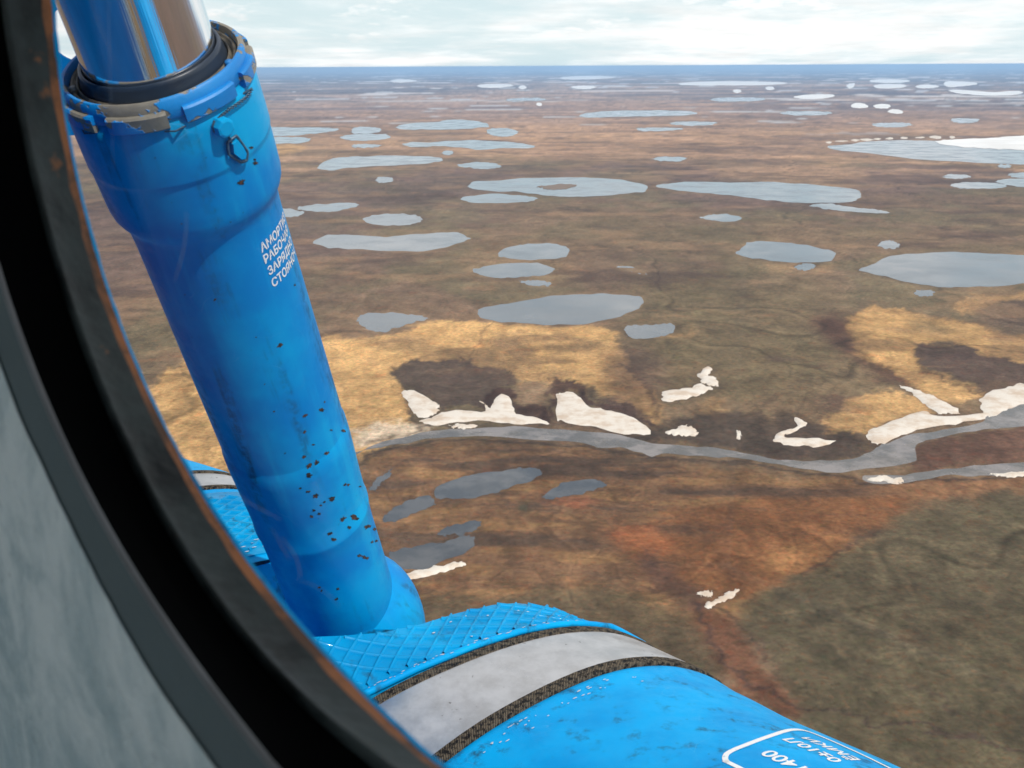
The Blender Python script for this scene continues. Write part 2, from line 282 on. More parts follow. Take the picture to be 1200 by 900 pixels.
PONDS = [  # (tile polygon, label)
 ('A', [(0,400),(120,398),(240,400),(255,407),(180,418),(60,426),(0,426)], 'long grey pond at the upper left edge, just right of the blue strut collar'),
 ('A', [(0,430),(60,428),(150,430),(170,438),(130,448),(20,447)], 'thin grey pond right of the strut, just above the strongest tan patch'),
 ('A', [(297,408),(310,399),(350,396),(385,401),(388,411),(350,419),(305,417)], 'tiny pale pond touching the thin sliver pond below it'),
 ('A', [(262,430),(290,421),(350,419),(410,421),(416,430),(380,438),(290,438)], 'thin sliver pond directly under a tiny pale pond'),
 ('A', [(440,398),(480,385),(560,383),(590,376),(660,375),(722,385),(725,396),(660,402),(560,405),(470,405)], 'long distant grey lake with a small bulge on its far shore'),
 ('A', [(720,408),(745,401),(790,402),(815,412),(805,424),(765,427),(730,420)], 'small bright oval pond in the orange distance'),
 ('A', [(460,452),(480,444),(560,444),(620,440),(700,438),(800,445),(870,455),(860,463),(780,463),(700,468),(640,460),(560,458),(490,460)], 'ragged long lake with a shoal in its middle, below the bright oval pond'),
 ('A', [(582,478),(592,472),(610,472),(617,478),(605,484),(588,483)], 'very small round pond under the ragged long lake'),
 ('A', [(198,528),(210,505),(260,492),(360,488),(500,488),(570,492),(580,502),(520,512),(420,518),(300,524),(240,532)], 'large wedge shaped lake right of the strut above the small round pond'),
 ('A', [(628,515),(660,509),(720,507),(755,513),(765,521),(720,527),(650,524)], 'small thin pond above the lake with an island'),
 ('A', [(376,562),(385,554),(410,553),(428,558),(425,568),(395,571),(380,569)], 'tiny pond below the wedge shaped lake'),
 ('A', [(660,578),(690,567),(780,563),(860,556),(980,555),(1090,558),(1180,568),(1222,582),(1215,598),(1150,606),(1040,614),(960,615),(880,608),(820,600),(740,598),(680,590)], 'large pale lake with a dark oval island in it'),
 ('A', [(635,622),(680,610),(760,607),(850,613),(882,621),(850,630),(760,636),(680,632)], 'thin oval pond just below the lake with the island'),
 ('A', [(130,648),(200,638),(290,633),(323,640),(300,650),(230,662),(160,660)], 'narrow pond right of the strut with a second one touching its left end'),
 ('A', [(20,655),(90,652),(145,660),(148,668),(110,680),(20,680)], 'pond half hidden behind the strut beside a narrow pond'),
 ('A', [(335,686),(350,676),(420,669),(490,671),(520,684),(500,698),(430,705),(360,700)], 'oval pond above the long flat lake right of the lettering'),
 ('C', [(78,62),(120,42),(200,40),(280,48),(360,40),(440,36),(520,34),(555,45),(560,56),(500,72),(440,90),(330,92),(200,86),(120,82)], 'long flat lake right of the white lettering on the strut'),
 ('C', [(650,105),(680,80),(740,70),(810,68),(860,78),(874,95),(850,112),(770,118),(690,116)], 'upper of two close oval ponds in the middle of the view'),
 ('C', [(570,150),(610,138),(700,128),(780,130),(825,150),(800,165),(740,172),(660,176),(600,168)], 'lower of two close oval ponds in the middle of the view'),
 ('C', [(585,290),(600,270),(680,255),(780,240),(840,228),(960,225),(1060,230),(1103,240),(1090,270),(1030,295),(940,315),(840,322),(720,318),(630,308)], 'big dark oval lake on the upper edge of the tan grass slope'),
 ('C', [(210,300),(240,288),(310,285),(370,290),(425,298),(420,306),(380,318),(330,335),(280,345),(235,332),(212,315)], 'dark teardrop pond left of the big dark oval lake'),
 ('C', [(1045,330),(1090,322),(1150,320),(1192,318),(1198,345),(1160,358),(1090,365),(1050,352)], 'dull grey weedy pond right of the big dark oval lake'),
 ('B', [(590,460),(640,452),(720,442),(820,438),(920,440),(1000,436),(1100,436),(1300,425),(1300,512),(1150,510),(1000,505),(860,497),(720,480),(620,470)], 'largest lake at the right edge, partly covered by white ice'),
 ('B', [(50,582),(100,572),(180,568),(300,570),(420,570),(520,576),(600,582),(680,595),(692,620),(640,632),(520,636),(430,628),(340,618),(240,606),(140,598)], 'very long lake right of the lake with an island'),
 ('B', [(530,640),(600,636),(640,645),(740,655),(775,665),(720,668),(620,658),(560,648)], 'thin marshy tail of water below the right end of the very long lake'),
 ('B', [(190,680),(220,671),(280,670),(318,680),(290,692),(230,690)], 'small oval pond alone below the very long lake'),
 ('D', [(305,98),(325,70),(350,62),(440,64),(520,75),(600,88),(607,100),(590,122),(520,127),(420,122),(340,112)], 'medium pale lake left of the large lake at the right edge'),
 ('D', [(683,152),(740,132),(775,110),(850,98),(960,95),(1080,97),(1200,105),(1330,112),(1330,190),(1200,195),(1100,200),(1000,205),(920,202),(840,190),(760,170)], 'large lake cut by the right edge, above the tan river bend'),
 ('D', [(745,75),(755,62),(785,58),(808,68),(805,80),(780,86)], 'small round pond above the large lake at the right edge'),
 ('D', [(858,222),(875,213),(905,213),(920,220),(905,232),(870,231)], 'tiny dull pond below the large lake at the right edge'),
 ('D', [(485,138),(510,131),(540,132),(546,142),(520,151),(495,148)], 'faint small pond under the medium pale lake'),
 ('B', [(948,550),(970,545),(1020,547),(1032,553),(1000,559),(955,557)], 'small thin pond between the icy lake and the right edge'),
 ('B', [(970,578),(1010,570),(1080,570),(1145,578),(1130,588),(1050,590),(990,586)], 'thin grey pond, lower of the group under the icy lake'),
 ('B', [(1110,570),(1150,560),(1300,562),(1300,585),(1200,585),(1150,578)], 'pond running out of the right edge beside a thin grey one'),
 ('B', [(1150,545),(1180,540),(1300,540),(1300,556),(1180,556)], 'strip of water at the right edge under the icy lake'),
 ('B', [(1118,520),(1130,514),(1155,515),(1160,521),(1140,526)], 'tiny pond right under the shore of the icy lake'),
 ('B', [(40,497),(70,490),(130,491),(142,497),(120,504),(60,503)], 'small lens of water above the very long lake'),
 ('B', [(725,388),(760,384),(830,384),(850,390),(820,397),(750,397)], 'pale distant pond in the orange plain above the icy lake'),
 ('B', [(440,352),(480,348),(580,349),(600,354),(560,360),(470,359)], 'thin distant pond at the edge of the orange plain'),
 ('B', [(970,376),(990,370),(1050,371),(1060,378),(1030,384),(985,383)], 'faint distant pond above the ice sheet at right'),
 ('B', [(95,386),(130,380),(220,381),(242,386),(200,392),(120,391)], 'thin faint pond in the orange plain at centre'),
 ('A', [(1010,360),(1060,350),(1150,346),(1300,345),(1370,350),(1360,358),(1250,364),(1120,366),(1040,367)], 'long distant lake at the near edge of the dark belt'),
 ('B', [(-10,402),(40,399),(120,400),(130,405),(60,410),(0,409)], 'faint streak of water under the long distant lake'),
 ('B', [(220,312),(250,306),(360,305),(390,310),(350,317),(250,317)], 'blue grey streak of water in the dark belt'),
 ('A', [(780,314),(800,308),(880,306),(900,312),(860,317),(800,317)], 'blue sliver of water far off in the dark belt'),
 ('A', [(300,455),(320,451),(370,451),(390,455),(370,461),(310,461)], 'faint sliver of water below the stacked pair of small ponds'),
 ('C', [(1020,140),(1060,140),(1110,155),(1112,164),(1070,158),(1035,148)], 'faint slanting streak of water right of the twin oval ponds'),
 ('C', [(720,188),(750,182),(800,186),(815,194),(795,201),(745,197)], 'dull marshy pool just below the lower twin pond'),
]
BOGS = [
 ('E', [(285,215),(300,190),(380,160),(480,140),(560,127),(610,130),(622,148),(590,170),(520,190),(470,210),(400,222),(320,225)], 'long dark pool on the near side of the river'),
 ('E', [(130,290),(150,265),(200,235),(260,216),(292,232),(280,250),(220,275),(150,298)], 'short dark pool joined to the left end of the long dark pool'),
 ('E', [(630,222),(650,200),(700,175),(750,166),(810,168),(825,185),(790,200),(720,215),(660,225)], 'dark pool right of the long dark pool, near side of the river'),
 ('E', [(150,395),(180,385),(250,372),(320,360),(380,342),(412,348),(400,385),(340,412),(260,440),(180,440)], 'nearly black bog pool beside the strut foot above a snow strip'),
 ('E', [(300,330),(360,305),(430,295),(425,320),(380,335),(320,340)], 'small blue grey pool above the nearly black bog pool'),
 ('E', [(88,195),(110,165),(160,125),(152,148),(120,185),(95,205)], 'slanting bluish sliver of water close to the right side of the strut'),
]
FARICE = [
 ('B', [(115,261),(180,256),(300,254),(420,256),(455,260),(400,266),(250,267),(150,266)], 'longest white ice streak on the far plain'),
 ('B', [(730,268),(760,263),(820,264),(832,270),(800,276),(745,276)], 'bright ice patch on the far plain left of the pair at the right'),
 ('B', [(950,262),(965,254),(1040,257),(1052,264),(1000,270),(965,272)], 'upper of the two bright ice streaks at the far right'),
 ('B', [(970,284),(1000,281),(1100,288),(1188,284),(1186,294),(1100,299),(1010,294)], 'lower of the two bright ice streaks at the far right'),
 ('B', [(862,270),(880,265),(925,267),(930,272),(900,276),(870,275)], 'small ice dash between two bright far patches'),
 ('B', [(660,328),(680,322),(705,326),(712,335),(690,338),(665,336)], 'small snow spot, leftmost of three below the far ice'),
 ('B', [(730,330),(760,325),(782,330),(775,338),(740,338)], 'small snow spot, middle of three below the far ice'),
 ('B', [(775,347),(795,342),(820,347),(815,355),(785,354)], 'small snow spot, rightmost of three below the far ice'),
 ('B', [(480,303),(520,296),(590,295),(608,300),(570,308),(510,309)], 'pinkish white streak in the dark belt at right of centre'),
 ('B', [(392,276),(400,271),(415,272),(418,279),(403,282)], 'snow dot under the right end of the longest ice streak'),
 ('B', [(290,286),(298,280),(312,281),(316,287),(303,291)], 'snow dot under the middle of the longest ice streak'),
 ('A', [(690,268),(720,263),(790,264),(800,269),(760,274),(710,274)], 'pale ice streak far off left of centre'),
 ('A', [(820,274),(828,268),(840,268),(845,275),(832,279)], 'bright snow dot beside a pale far ice streak'),
 ('A', [(950,243),(1000,238),(1100,238),(1118,243),(1050,248),(970,248)], 'faint cream streak just under the blue horizon at centre'),
 ('B', [(720,252),(760,248),(830,250),(842,255),(790,259),(735,258)], 'cream streak just above a bright far ice patch'),
 ('A', [(420,252),(450,248),(490,250),(500,254),(460,258),(430,257)], 'faint pale streak far left under the horizon'),
 ('A', [(985,272),(1010,268),(1050,269),(1060,274),(1020,279)], 'faint snow streak at far centre'),
 ('A', [(876,326),(882,321),(892,323),(892,330),(882,331)], 'tiny snow dot in the dark belt left of centre'),
 ('B', [(645,268),(655,262),(670,261),(668,270),(655,277)], 'small slanting snow fleck left of a bright far patch'),
]
SNOW = [
 ('C', [(350,528),(370,527),(430,550),(465,575),(462,592),(440,606),(405,612),(380,590),(365,560)], 'pinkish dirty snow bank at the left end of the river bluff'),
 ('C', [(400,625),(430,614),(470,595),(530,588),(606,590),(596,566),(603,562),(622,580),(640,555),(665,537),(690,570),(705,600),(760,610),(805,632),(700,632),(600,622),(520,628),(440,634)], 'long spiky snow bank in the middle of the river bluff'),
 ('C', [(832,545),(850,535),(895,537),(930,575),(990,590),(1060,605),(1110,635),(1128,655),(1100,668),(1020,660),(940,640),(860,628),(832,615)], 'bulky white snow bank at the right end of the river bluff'),
 ('C', [(500,638),(520,634),(578,636),(580,642),(540,645),(505,644)], 'thin white strip at the water under the spiky snow bank'),
 ('D', [(68,545),(80,530),(150,520),(180,505),(205,510),(222,520),(190,540),(130,555),(80,563)], 'isolated sausage shaped snow bank on brown ground'),
 ('D', [(182,478),(205,455),(228,460),(215,478),(238,490),(238,515),(205,508),(188,496)], 'dirty snow scrap above the sausage shaped snow bank'),
 ('D', [(82,660),(110,645),(150,638),(182,665),(140,672)], 'small white snow wedge close above the river'),
 ('D', [(420,675),(450,655),(490,640),(488,615),(522,628),(518,640),(470,660),(450,672),(560,682),(610,688),(560,704),(480,700),(430,690)], 'hook shaped snow patch on the dark river bank'),
 ('D', [(812,512),(850,520),(910,540),(960,570),(1000,598),(960,600),(925,598),(880,560),(840,530)], 'narrow snow tongue running down to the river at right'),
 ('D', [(712,660),(740,640),(800,618),(880,592),(930,604),(1080,598),(1088,612),(1000,628),(900,645),(820,665),(770,690),(735,698),(715,680)], 'long broad snow bank along the river at right'),
 ('D', [(1058,560),(1080,540),(1140,520),(1200,505),(1300,490),(1300,560),(1200,572),(1140,590),(1095,610),(1075,595)], 'thick snow bank running out at the right edge'),
 ('D', [(303,657),(313,655),(314,676),(305,680)], 'tiny upright white fleck of snow on the dark river bank'),
 ('E', [(205,458),(260,445),(370,425),(380,435),(300,460),(205,482)], 'straight white snow strip right of the strut foot'),
 ('F', [(172,468),(200,455),(232,435),(258,432),(245,450),(205,468),(180,478)], 'white snow scrap in the rust coloured gully'),
 ('F', [(150,438),(165,434),(190,434),(186,450),(165,447)], 'greyish snow scrap above the white one in the gully'),
 ('F', [(600,135),(650,131),(668,138),(690,136),(692,146),(676,150),(620,143)], 'white shelf of ice at the mouth of the side channel'),
 ('F', [(920,126),(960,123),(1030,120),(1030,130),(960,132)], 'white ice sliver on the far side channel at the right edge'),
]
RIVER = [[(300,585),(350,560),(390,540),(424,524),(452,515),(497,505),(550,502),(602,501),(659,503),(715,509),(752,517),(795,523),(840,525),(881,532),(919,538),(960,540),(994,537),(1016,528),(1027,522),(1042,518),(1069,509),(1106,503),(1155,494),(1177,483),(1200,475),(1260,455),
          (1260,490),(1200,500),(1162,503),(1117,509),(1080,517),(1069,524),(1071,539),(1050,545),(1005,550),(975,553),(938,549),(900,543),(862,537),(825,535),(790,532),(764,534),(734,527),(700,524),(670,518),(625,515),(565,512),(516,512),(482,518),(452,524),(426,533),(395,552),(350,575),(310,600)],
         [(1010,558),(1040,556.5),(1061,556),(1088,553),(1119,549),(1150,545),(1200,542),(1260,536),(1260,556),(1200,558),(1150,558),(1119,557),(1088,561),(1057,566),(1021,565)]]
def soft(px, py, poly, w, an=3.0):
    """signed distance to a polygon in a space where picture heights count an times -> smooth 0..1"""
    q = poly * np.array([1, an]); X = px; Y = py * an
    x0, y0 = q.min(0) - 3 * w * an; x1, y1 = q.max(0) + 3 * w * an
    sel = np.nonzero((X > x0) & (X < x1) & (Y > y0) & (Y < y1))[0]
    out = np.zeros(len(px), np.float32)
    if len(sel) == 0: return out
    X = X[sel]; Y = Y[sel]; d = np.full(len(sel), 1e9); ins = np.zeros(len(sel), bool)
    for i in range(len(q)):
        a = q[i - 1]; b = q[i]; e = b - a; l = e @ e + 1e-9
        t = np.clip(((X - a[0]) * e[0] + (Y - a[1]) * e[1]) / l, 0, 1)
        d = np.minimum(d, np.hypot(X - a[0] - t * e[0], Y - a[1] - t * e[1]))
        c = ((a[1] > Y) != (b[1] > Y)) & (X < (b[0] - a[0]) * (Y - a[1]) / (b[1] - a[1] + 1e-12) + a[0]); ins ^= c
    sd = np.where(ins, d, -d); out[sel] = 1 / (1 + np.exp(-np.clip(sd / w * 2.2, -30, 30)))
    return out
def line(px, py, pts, w, an=2.0):
    X = px; Y = py * an; d = np.full(len(px), 1e9)
    for (a, b) in zip(pts[:-1], pts[1:]):
        a = np.array(a) * (1, an); b = np.array(b) * (1, an); e = b - a; l = e @ e + 1e-9
        t = np.clip(((X - a[0]) * e[0] + (Y - a[1]) * e[1]) / l, 0, 1); d = np.minimum(d, np.hypot(X - a[0] - t * e[0], Y - a[1] - t * e[1]))
    return np.exp(-(d / w) ** 2)
_tab = rng.random((256, 256)).astype(np.float32)
def vnoise(x, y):
    xi = np.floor(x).astype(np.int64); yi = np.floor(y).astype(np.int64); fx = (x - xi).astype(np.float32); fy = (y - yi).astype(np.float32)
    fx = fx * fx * (3 - 2 * fx); fy = fy * fy * (3 - 2 * fy); a = xi & 255; b = yi & 255; a1 = (a + 1) & 255; b1 = (b + 1) & 255
    return (_tab[a, b] * (1 - fx) + _tab[a1, b] * fx) * (1 - fy) + (_tab[a, b1] * (1 - fx) + _tab[a1, b1] * fx) * fy
def fbm(x, y, o=5, g=.55):
    s = 0; a = 1; t = 0
    for k in range(o):
        s = s + a * vnoise(x * 2.03 ** k + 17.3 * k, y * 2.03 ** k + 5.1 * k); t += a; a *= g
    return s / t
def st(x, a, b):
    t = np.clip((x - a) / (b - a), 0, 1); return t * t * (3 - 2 * t)

az_in = np.linspace(-35, 33, 880); az_out = np.concatenate([np.arange(-180, -36, 6.0), az_in, np.arange(37, 180, 6.0)])
dep = np.concatenate([[89.5, 75, 62, 52, 46, 42], np.linspace(39, 1.2, 600), np.geomspace(1.15, .06, 60)])
AZ, DP = np.meshgrid(np.radians(az_out), np.radians(dep))
Rg = H / np.tan(DP); gx = (Rg * np.sin(AZ)).ravel(); gy = (Rg * np.cos(AZ)).ravel(); nv = len(gx)
PXg, PYg = proj(np.stack([gx, gy, np.full(nv, -H)], 1))
front = (np.abs(AZ.ravel()) < math.radians(36)) & (DP.ravel() < math.radians(41))
PXg = np.where(front, PXg, -9999.); PYg = np.where(front, PYg, -9999.)
dist = Rg.ravel()
# organic warp of every painted edge
dpt = np.clip((PYg - 77) / 400, .02, 1.4)
wx = (fbm(PXg / 26, PYg / (9), 4) - .5) * 20 ; wy = (fbm(PXg / 30 + 50, PYg / 10 + 9, 4) - .5) * 13 * (.25 + dpt)
qx = PXg + wx; qy = PYg + wy
wx2 = (fbm(PXg / 9 + 7, PYg / 5, 5, .7) - .5) * 13
qx2 = qx + wx2; qy2 = qy + (fbm(PXg / 9 + 99, PYg / 5 + 3, 5, .7) - .5) * 10 * dpt
def lerp(c, w, col): w = np.clip(w, 0, 1)[:, None]; return c * (1 - w) + np.array(col, np.float32) * w
OLIVE = (.148, .112, .064); BROWN = (.160, .104, .066); DARK = (.055, .036, .028); TAN = (.50, .30, .125); RUST = (.185, .078, .032); PURP = (.15, .095, .082); RED = (.10, .045, .032); ORNG = (.28, .135, .055)
w1 = fbm(gx / 90, gy / 140, 5); w2 = fbm(gx / 23 + 31, gy / 31, 4); w3 = fbm(gx / 420, gy / 700, 5); w4 = fbm(gx / 1900 + 3, gy / 2600, 5, .62); w5 = fbm(gx / 5200 + 13, gy / 4200, 5, .65)
c = np.tile(np.array(BROWN, np.float32), (nv, 1))
c = lerp(c, st(w1, .38, .58), OLIVE)
c = lerp(c, st(w3, .5, .7) * .6, (.20, .135, .075)); c = lerp(c, st(w3, .52, .34) * .55, PURP)
near = st(dist, 900, 350)
# mid-distance tan/orange plain and the dark purple belt beyond it
mid = st(PYg, 200, 165) * st(PYg, 118, 132) * (PXg > -9000)
c = lerp(c, mid * st(w4, .36, .60) * .85, (.40, .235, .13)); c = lerp(c, mid * st(fbm(gx/700, gy/900+4, 4), .5, .68) * .5, (.50, .30, .16))
midb = st(PYg, 300, 210) * st(PYg, 150, 190)
c = lerp(c, midb * st(fbm(gx/260+9, gy/420, 4), .52, .68) * .55, (.34, .215, .12))
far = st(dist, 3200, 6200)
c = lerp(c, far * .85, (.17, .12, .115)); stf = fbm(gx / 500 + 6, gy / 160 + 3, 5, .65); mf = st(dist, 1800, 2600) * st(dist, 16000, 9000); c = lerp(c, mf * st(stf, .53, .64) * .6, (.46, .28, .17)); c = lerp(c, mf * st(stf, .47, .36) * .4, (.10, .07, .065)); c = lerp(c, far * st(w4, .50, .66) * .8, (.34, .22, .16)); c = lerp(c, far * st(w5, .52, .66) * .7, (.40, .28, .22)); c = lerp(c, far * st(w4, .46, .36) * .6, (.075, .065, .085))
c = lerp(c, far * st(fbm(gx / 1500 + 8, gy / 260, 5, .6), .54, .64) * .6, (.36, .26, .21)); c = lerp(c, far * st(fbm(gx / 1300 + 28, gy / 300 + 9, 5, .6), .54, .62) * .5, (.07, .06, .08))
c = lerp(c, st(dist, 16000, 30000) * .7, (.07, .09, .15))  # farthest ground tinted blue: horizon haze painted into the cover colour
def region(tile, pts, col, w, amt, an=2.0, q2=True, nz=None):
    global c
    k = soft(qx2 if q2 else qx, qy2 if q2 else qy, smooth_poly(P(tile, pts), 4, .8, len(pts) * 7 + abs(int(pts[0][0]))), w, an) * amt
    if nz is not None: k = k * nz
    c = lerp(c, k, col)
br = .55 + .75 * st(fbm(gx / 14, gy / 20 + 8, 4), .34, .62)
# near side of the river: streaky brown, orange and rust
region('O', [(415,540),(560,515),(700,530),(900,555),(1010,560),(1200,562),(1200,590),(1060,640),(980,680),(880,720),(800,760),(640,780),(380,760),(400,640)], (.160, .086, .045), 18, .92)
strk = fbm(gx / 60 + gy / 90, gy / 14, 5)
lo = soft(qx, qy, P('O', [(415,540),(560,515),(700,530),(900,560),(1200,565),(1050,640),(980,690),(800,750),(420,760),(400,640)]), 14, 2)
c = lerp(c, lo * st(strk, .50, .64) * .65, (.27, .15, .065)); c = lerp(c, lo * st(strk, .46, .34) * .75, (.075, .05, .035))
region('F', [(0,270),(200,210),(450,170),(690,170),(690,240),(550,310),(430,390),(300,440),(120,440),(0,380)], RUST, 16, .85, nz=.35 + .65 * st(strk, .40, .60))
region('F', [(320,375),(350,345),(420,318),(500,308),(500,325),(440,360),(380,385)], ORNG, 9, .85, nz=br)
region('F', [(620,160),(760,145),(1012,140),(1012,180),(800,190),(690,185)], (.30, .15, .07), 9, .7)
region('E', [(600,215),(700,200),(800,230),(760,270),(680,250)], (.20, .07, .035), 9, .6)
region('E', [(840,310),(960,320),(1040,360),(960,400),(860,370)], (.26, .09, .035), 10, .7)
region('E', [(250,600),(400,560),(560,520),(520,545),(380,600)], ORNG, 8, .55)
# olive tundra plates
region('F', [(700,225),(860,195),(1012,170),(1100,170),(1100,1000),(700,1000),(420,760),(330,610),(262,520),(300,450),(440,385),(560,315)], (.088, .070, .040), 12, .92)
region('E', [(200,560),(420,540),(700,500),(900,520),(1080,600),(1150,700),(1150,800),(200,800)], (.098, .073, .042), 12, .85)
region('D', [(60,180),(500,170),(640,260),(560,330),(600,420),(500,520),(260,540),(60,480),(-100,400)], (.155, .118, .062), 26, .6)
# rust gully down the right of the tank
region('F', [(120,470),(200,490),(270,560),(320,640),(420,735),(380,760),(260,700),(190,600),(150,540)], (.13, .055, .03), 9, .85)
region('F', [(20,330),(90,380),(180,470),(140,500),(60,430),(0,380)], (.06, .035, .028), 9, .75)
for pts, w, a in (([(150,480),(200,600),(300,690),(420,738),(540,745),(620,785),(700,780),(790,800),(1012,860)], 4, .75), ([(190,470),(250,520),(300,570),(330,620),(325,560)], 3, .5), ([(700,690),(780,710),(840,760)], 3, .5), ([(430,385),(520,330),(620,290)], 4, .6)):
    c = lerp(c, line(qx, qy, P('F', pts), w) * a, (.055, .035, .028))
# tan grass slopes
tn = .62 + .5 * st(fbm(gx / 30 + 3, gy / 40, 5), .30, .58)
for pts in ([(120,470),(170,455),(200,430),(260,408),(330,398),(380,395),(440,396),(500,380),(545,374),(620,380),(700,380),(728,395),(735,430),(760,455),(775,492),(745,480),(700,460),(640,455),(560,430),(485,425),(465,440),(482,480),(480,500),(440,524),(400,545),(300,560),(190,560),(100,520)],
            [(990,384),(1010,368),(1060,366),(1100,371),(1160,385),(1202,402),(1200,424),(1160,422),(1130,407),(1090,402),(1076,415),(1090,436),(1150,455),(1152,466),(1100,470),(1060,450),(1020,425),(998,410)],
            [(962,500),(985,475),(1030,460),(1080,465),(1100,482),(1050,495),(1000,510)], [(1122,360),(1128,350),(1160,347),(1240,346),(1240,352),(1165,356),(1140,368)]):
    region('O', pts, TAN, 3.5, 1.0, nz=tn)
region('C', [(985,505),(1040,480),(1100,505),(1150,580),(1140,640),(1100,600),(1040,560)], TAN, 8, .8, nz=tn)
region('D', [(185,580),(215,565),(260,580),(268,620),(245,642),(205,605)], (.34, .21, .10), 6, .8)
region('D', [(205,590),(225,580),(250,600),(240,615)], DARK, 4, .7)
region('A', [(0,462),(40,450),(100,448),(150,455),(160,466),(110,480),(40,490),(0,490)], TAN, 6, .95)
region('D', [(400,135),(600,125),(590,160),(500,160),(420,150)], (.30, .19, .10), 7, .6)
region('C', [(560,180),(600,60),(880,60),(900,110),(850,200)], (.24, .155, .085), 10, .5)
region('D', [(60,360),(160,340),(170,355),(100,375)], (.40, .25, .12), 6, .8)
for pts in ([(990,384),(1010,368),(1060,366),(1100,371),(1160,385),(1202,402)], [(990,384),(998,410),(1020,425),(1060,450),(1098,470)]):
    c = lerp(c, line(qx2, qy2, [(a, b) for a, b in pts], 5, 2) * .35, (.10, .045, .03))
for pts in ([(735,430),(760,455),(775,492),(745,482),(715,468)], [(462,432),(470,445),(480,470),(486,492)], [(1076,415),(1082,432),(1105,447),(1150,458)], [(610,470),(640,462),(665,470),(672,488)], [(640,462),(655,450),(680,452),(705,468),(740,480)]):
    c = lerp(c, line(qx2, qy2, [(a, b) for a, b in pts], 3.5, 2) * .7, (.05, .032, .024))
# sand bar left of the river bluff
region('C', [(195,668),(245,640),(320,626),(420,632),(440,650),(350,668),(260,690),(205,704)], (.64, .50, .36), 5, .95)
# dark earth of the bluffs, gullies and river banks
region('C', [(330,468),(362,440),(425,434),(470,446),(520,436),(585,452),(640,450),(690,478),(706,500),(655,512),(630,545),(640,580),(560,586),(470,592),(425,548),(380,522),(345,505)], (.085, .058, .042), 2.2, .97)
region('C', [(600,590),(620,530),(660,515),(700,540),(720,580),(800,590),(815,625),(740,612),(690,590)], (.05, .026, .02), 1.8, .97)
region('C', [(805,500),(860,498),(900,510),(960,560),(1040,590),(1120,620),(1140,650),(1090,620),(990,592),(930,570),(900,535),(832,540),(826,610),(806,600)], (.055, .03, .023), 1.8, .97)
region('C', [(700,520),(760,500),(800,510),(800,580),(730,575)], (.26, .165, .10), 6, .7)
region('C', [(810,380),(900,370),(960,385),(930,405),(840,405)], (.13, .085, .05), 8, .7)
region('D', [(870,385),(950,380),(1050,405),(1120,430),(1260,445),(1260,490),(1110,545),(1040,512),(960,470),(895,450)], (.095, .062, .046), 2.2, .97)
region('D', [(860,310),(940,315),(1000,345),(940,350),(880,335)], (.17, .12, .06), 8, .7)
region('D', [(540,310),(640,300),(655,380),(720,450),(840,505),(760,505),(660,430),(570,370)], RED, 12, .8)
region('D', [(1010,262),(1100,240),(1260,260),(1260,380),(1120,330),(1040,290)], (.11, .072, .055), 12, .6)
region('D', [(-100,400),(60,420),(80,520),(-20,640),(-100,600)], (.085, .05, .04), 16, .7)
region('D', [(20,640),(300,600),(420,640),(440,610),(560,640),(720,690),(650,745),(500,745),(300,715),(20,690)], (.06, .044, .034), 8, .85)
region('D', [(850,740),(870,705),(960,680),(1100,655),(1260,630),(1260,750),(1000,765),(850,775)], (.12, .062, .042), 8, .9)
region('D', [(560,570),(600,540),(700,550),(640,600)], (.085, .045, .035), 9, .6)
bank = line(PXg, qy, [(430,537),(482,521),(565,515),(625,518),(700,527),(764,537),(825,539),(900,547),(975,557),(1030,568),(1100,562),(1200,560)], 5, 2)
c = lerp(c, bank * .75, (.05, .036, .028))
bank2 = line(PXg, qy, [(430,520),(500,499),(560,497),(660,497),(752,510),(840,518),(919,532),(990,533)], 4, 2); c = lerp(c, bank2 * .6, (.06, .042, .032))
# drainage lines and polygon cracks
for pts, w, a in (([(575,372),(560,405),(545,430),(525,470),(515,500)], 1.6, .45), ([(640,585),(620,600),(600,590),(585,580)], 5, .6), ([(880,500),(900,470),(940,450),(1000,440)], 5, .35)):
    c = lerp(c, line(qx, qy, [tuple(p) for p in P('O', pts)], w, 1.3) * a, (.06, .042, .03))
fine = fbm(gx / 7, gy / 11, 4); fm = st(fine, .28, .72); k = (1 + (fm - .5) * .5 * np.exp(-dist / 1500))[:, None]; c = c * k
c = c * (1 + (w2 - .5) * .7)[:, None] * (1 + (fbm(gx / 160 + 5, gy / 200, 4) - .5) * .7)[:, None]
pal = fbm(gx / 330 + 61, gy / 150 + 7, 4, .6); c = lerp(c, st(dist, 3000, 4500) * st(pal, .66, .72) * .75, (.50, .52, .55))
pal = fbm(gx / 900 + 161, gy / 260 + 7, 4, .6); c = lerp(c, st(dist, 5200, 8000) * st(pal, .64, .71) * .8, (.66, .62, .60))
# thin dark drainage lines and frost polygon rims, lighter dry rims beside them
for (sx, sy, wd, am, dmax, sd) in ((75, 95, .008, .20, 2600, 3), (240, 300, .006, .38, 9000, 31), (22, 28, .012, .16, 900, 57)):
    f_ = fbm(gx / sx + sd, gy / sy + sd * 2, 4, .5) - .5; gate = st(fbm(gx / sx / 2.5 + 70 + sd, gy / sy / 2.5, 2), .42, .58) * (dist < dmax * 1.4)
    c = c * (1 - am * np.exp(-(f_ / wd) ** 2) * gate)[:, None]; c = c * (1 + .18 * np.exp(-((f_ - 2.6 * wd) / wd) ** 2) * gate)[:, None]
pat = st(fbm(gx / 110 + 44, gy / 60 + 12, 4, .6), .60, .68) * st(dist, 600, 900) * st(dist, 6000, 3000); c = lerp(c, pat * .35, (.33, .20, .11))
pat = st(fbm(gx / 150 + 4, gy / 90 + 92, 4, .6), .60, .70) * st(dist, 500, 800) * st(dist, 6000, 3000); c = lerp(c, pat * .5, (.075, .045, .035))
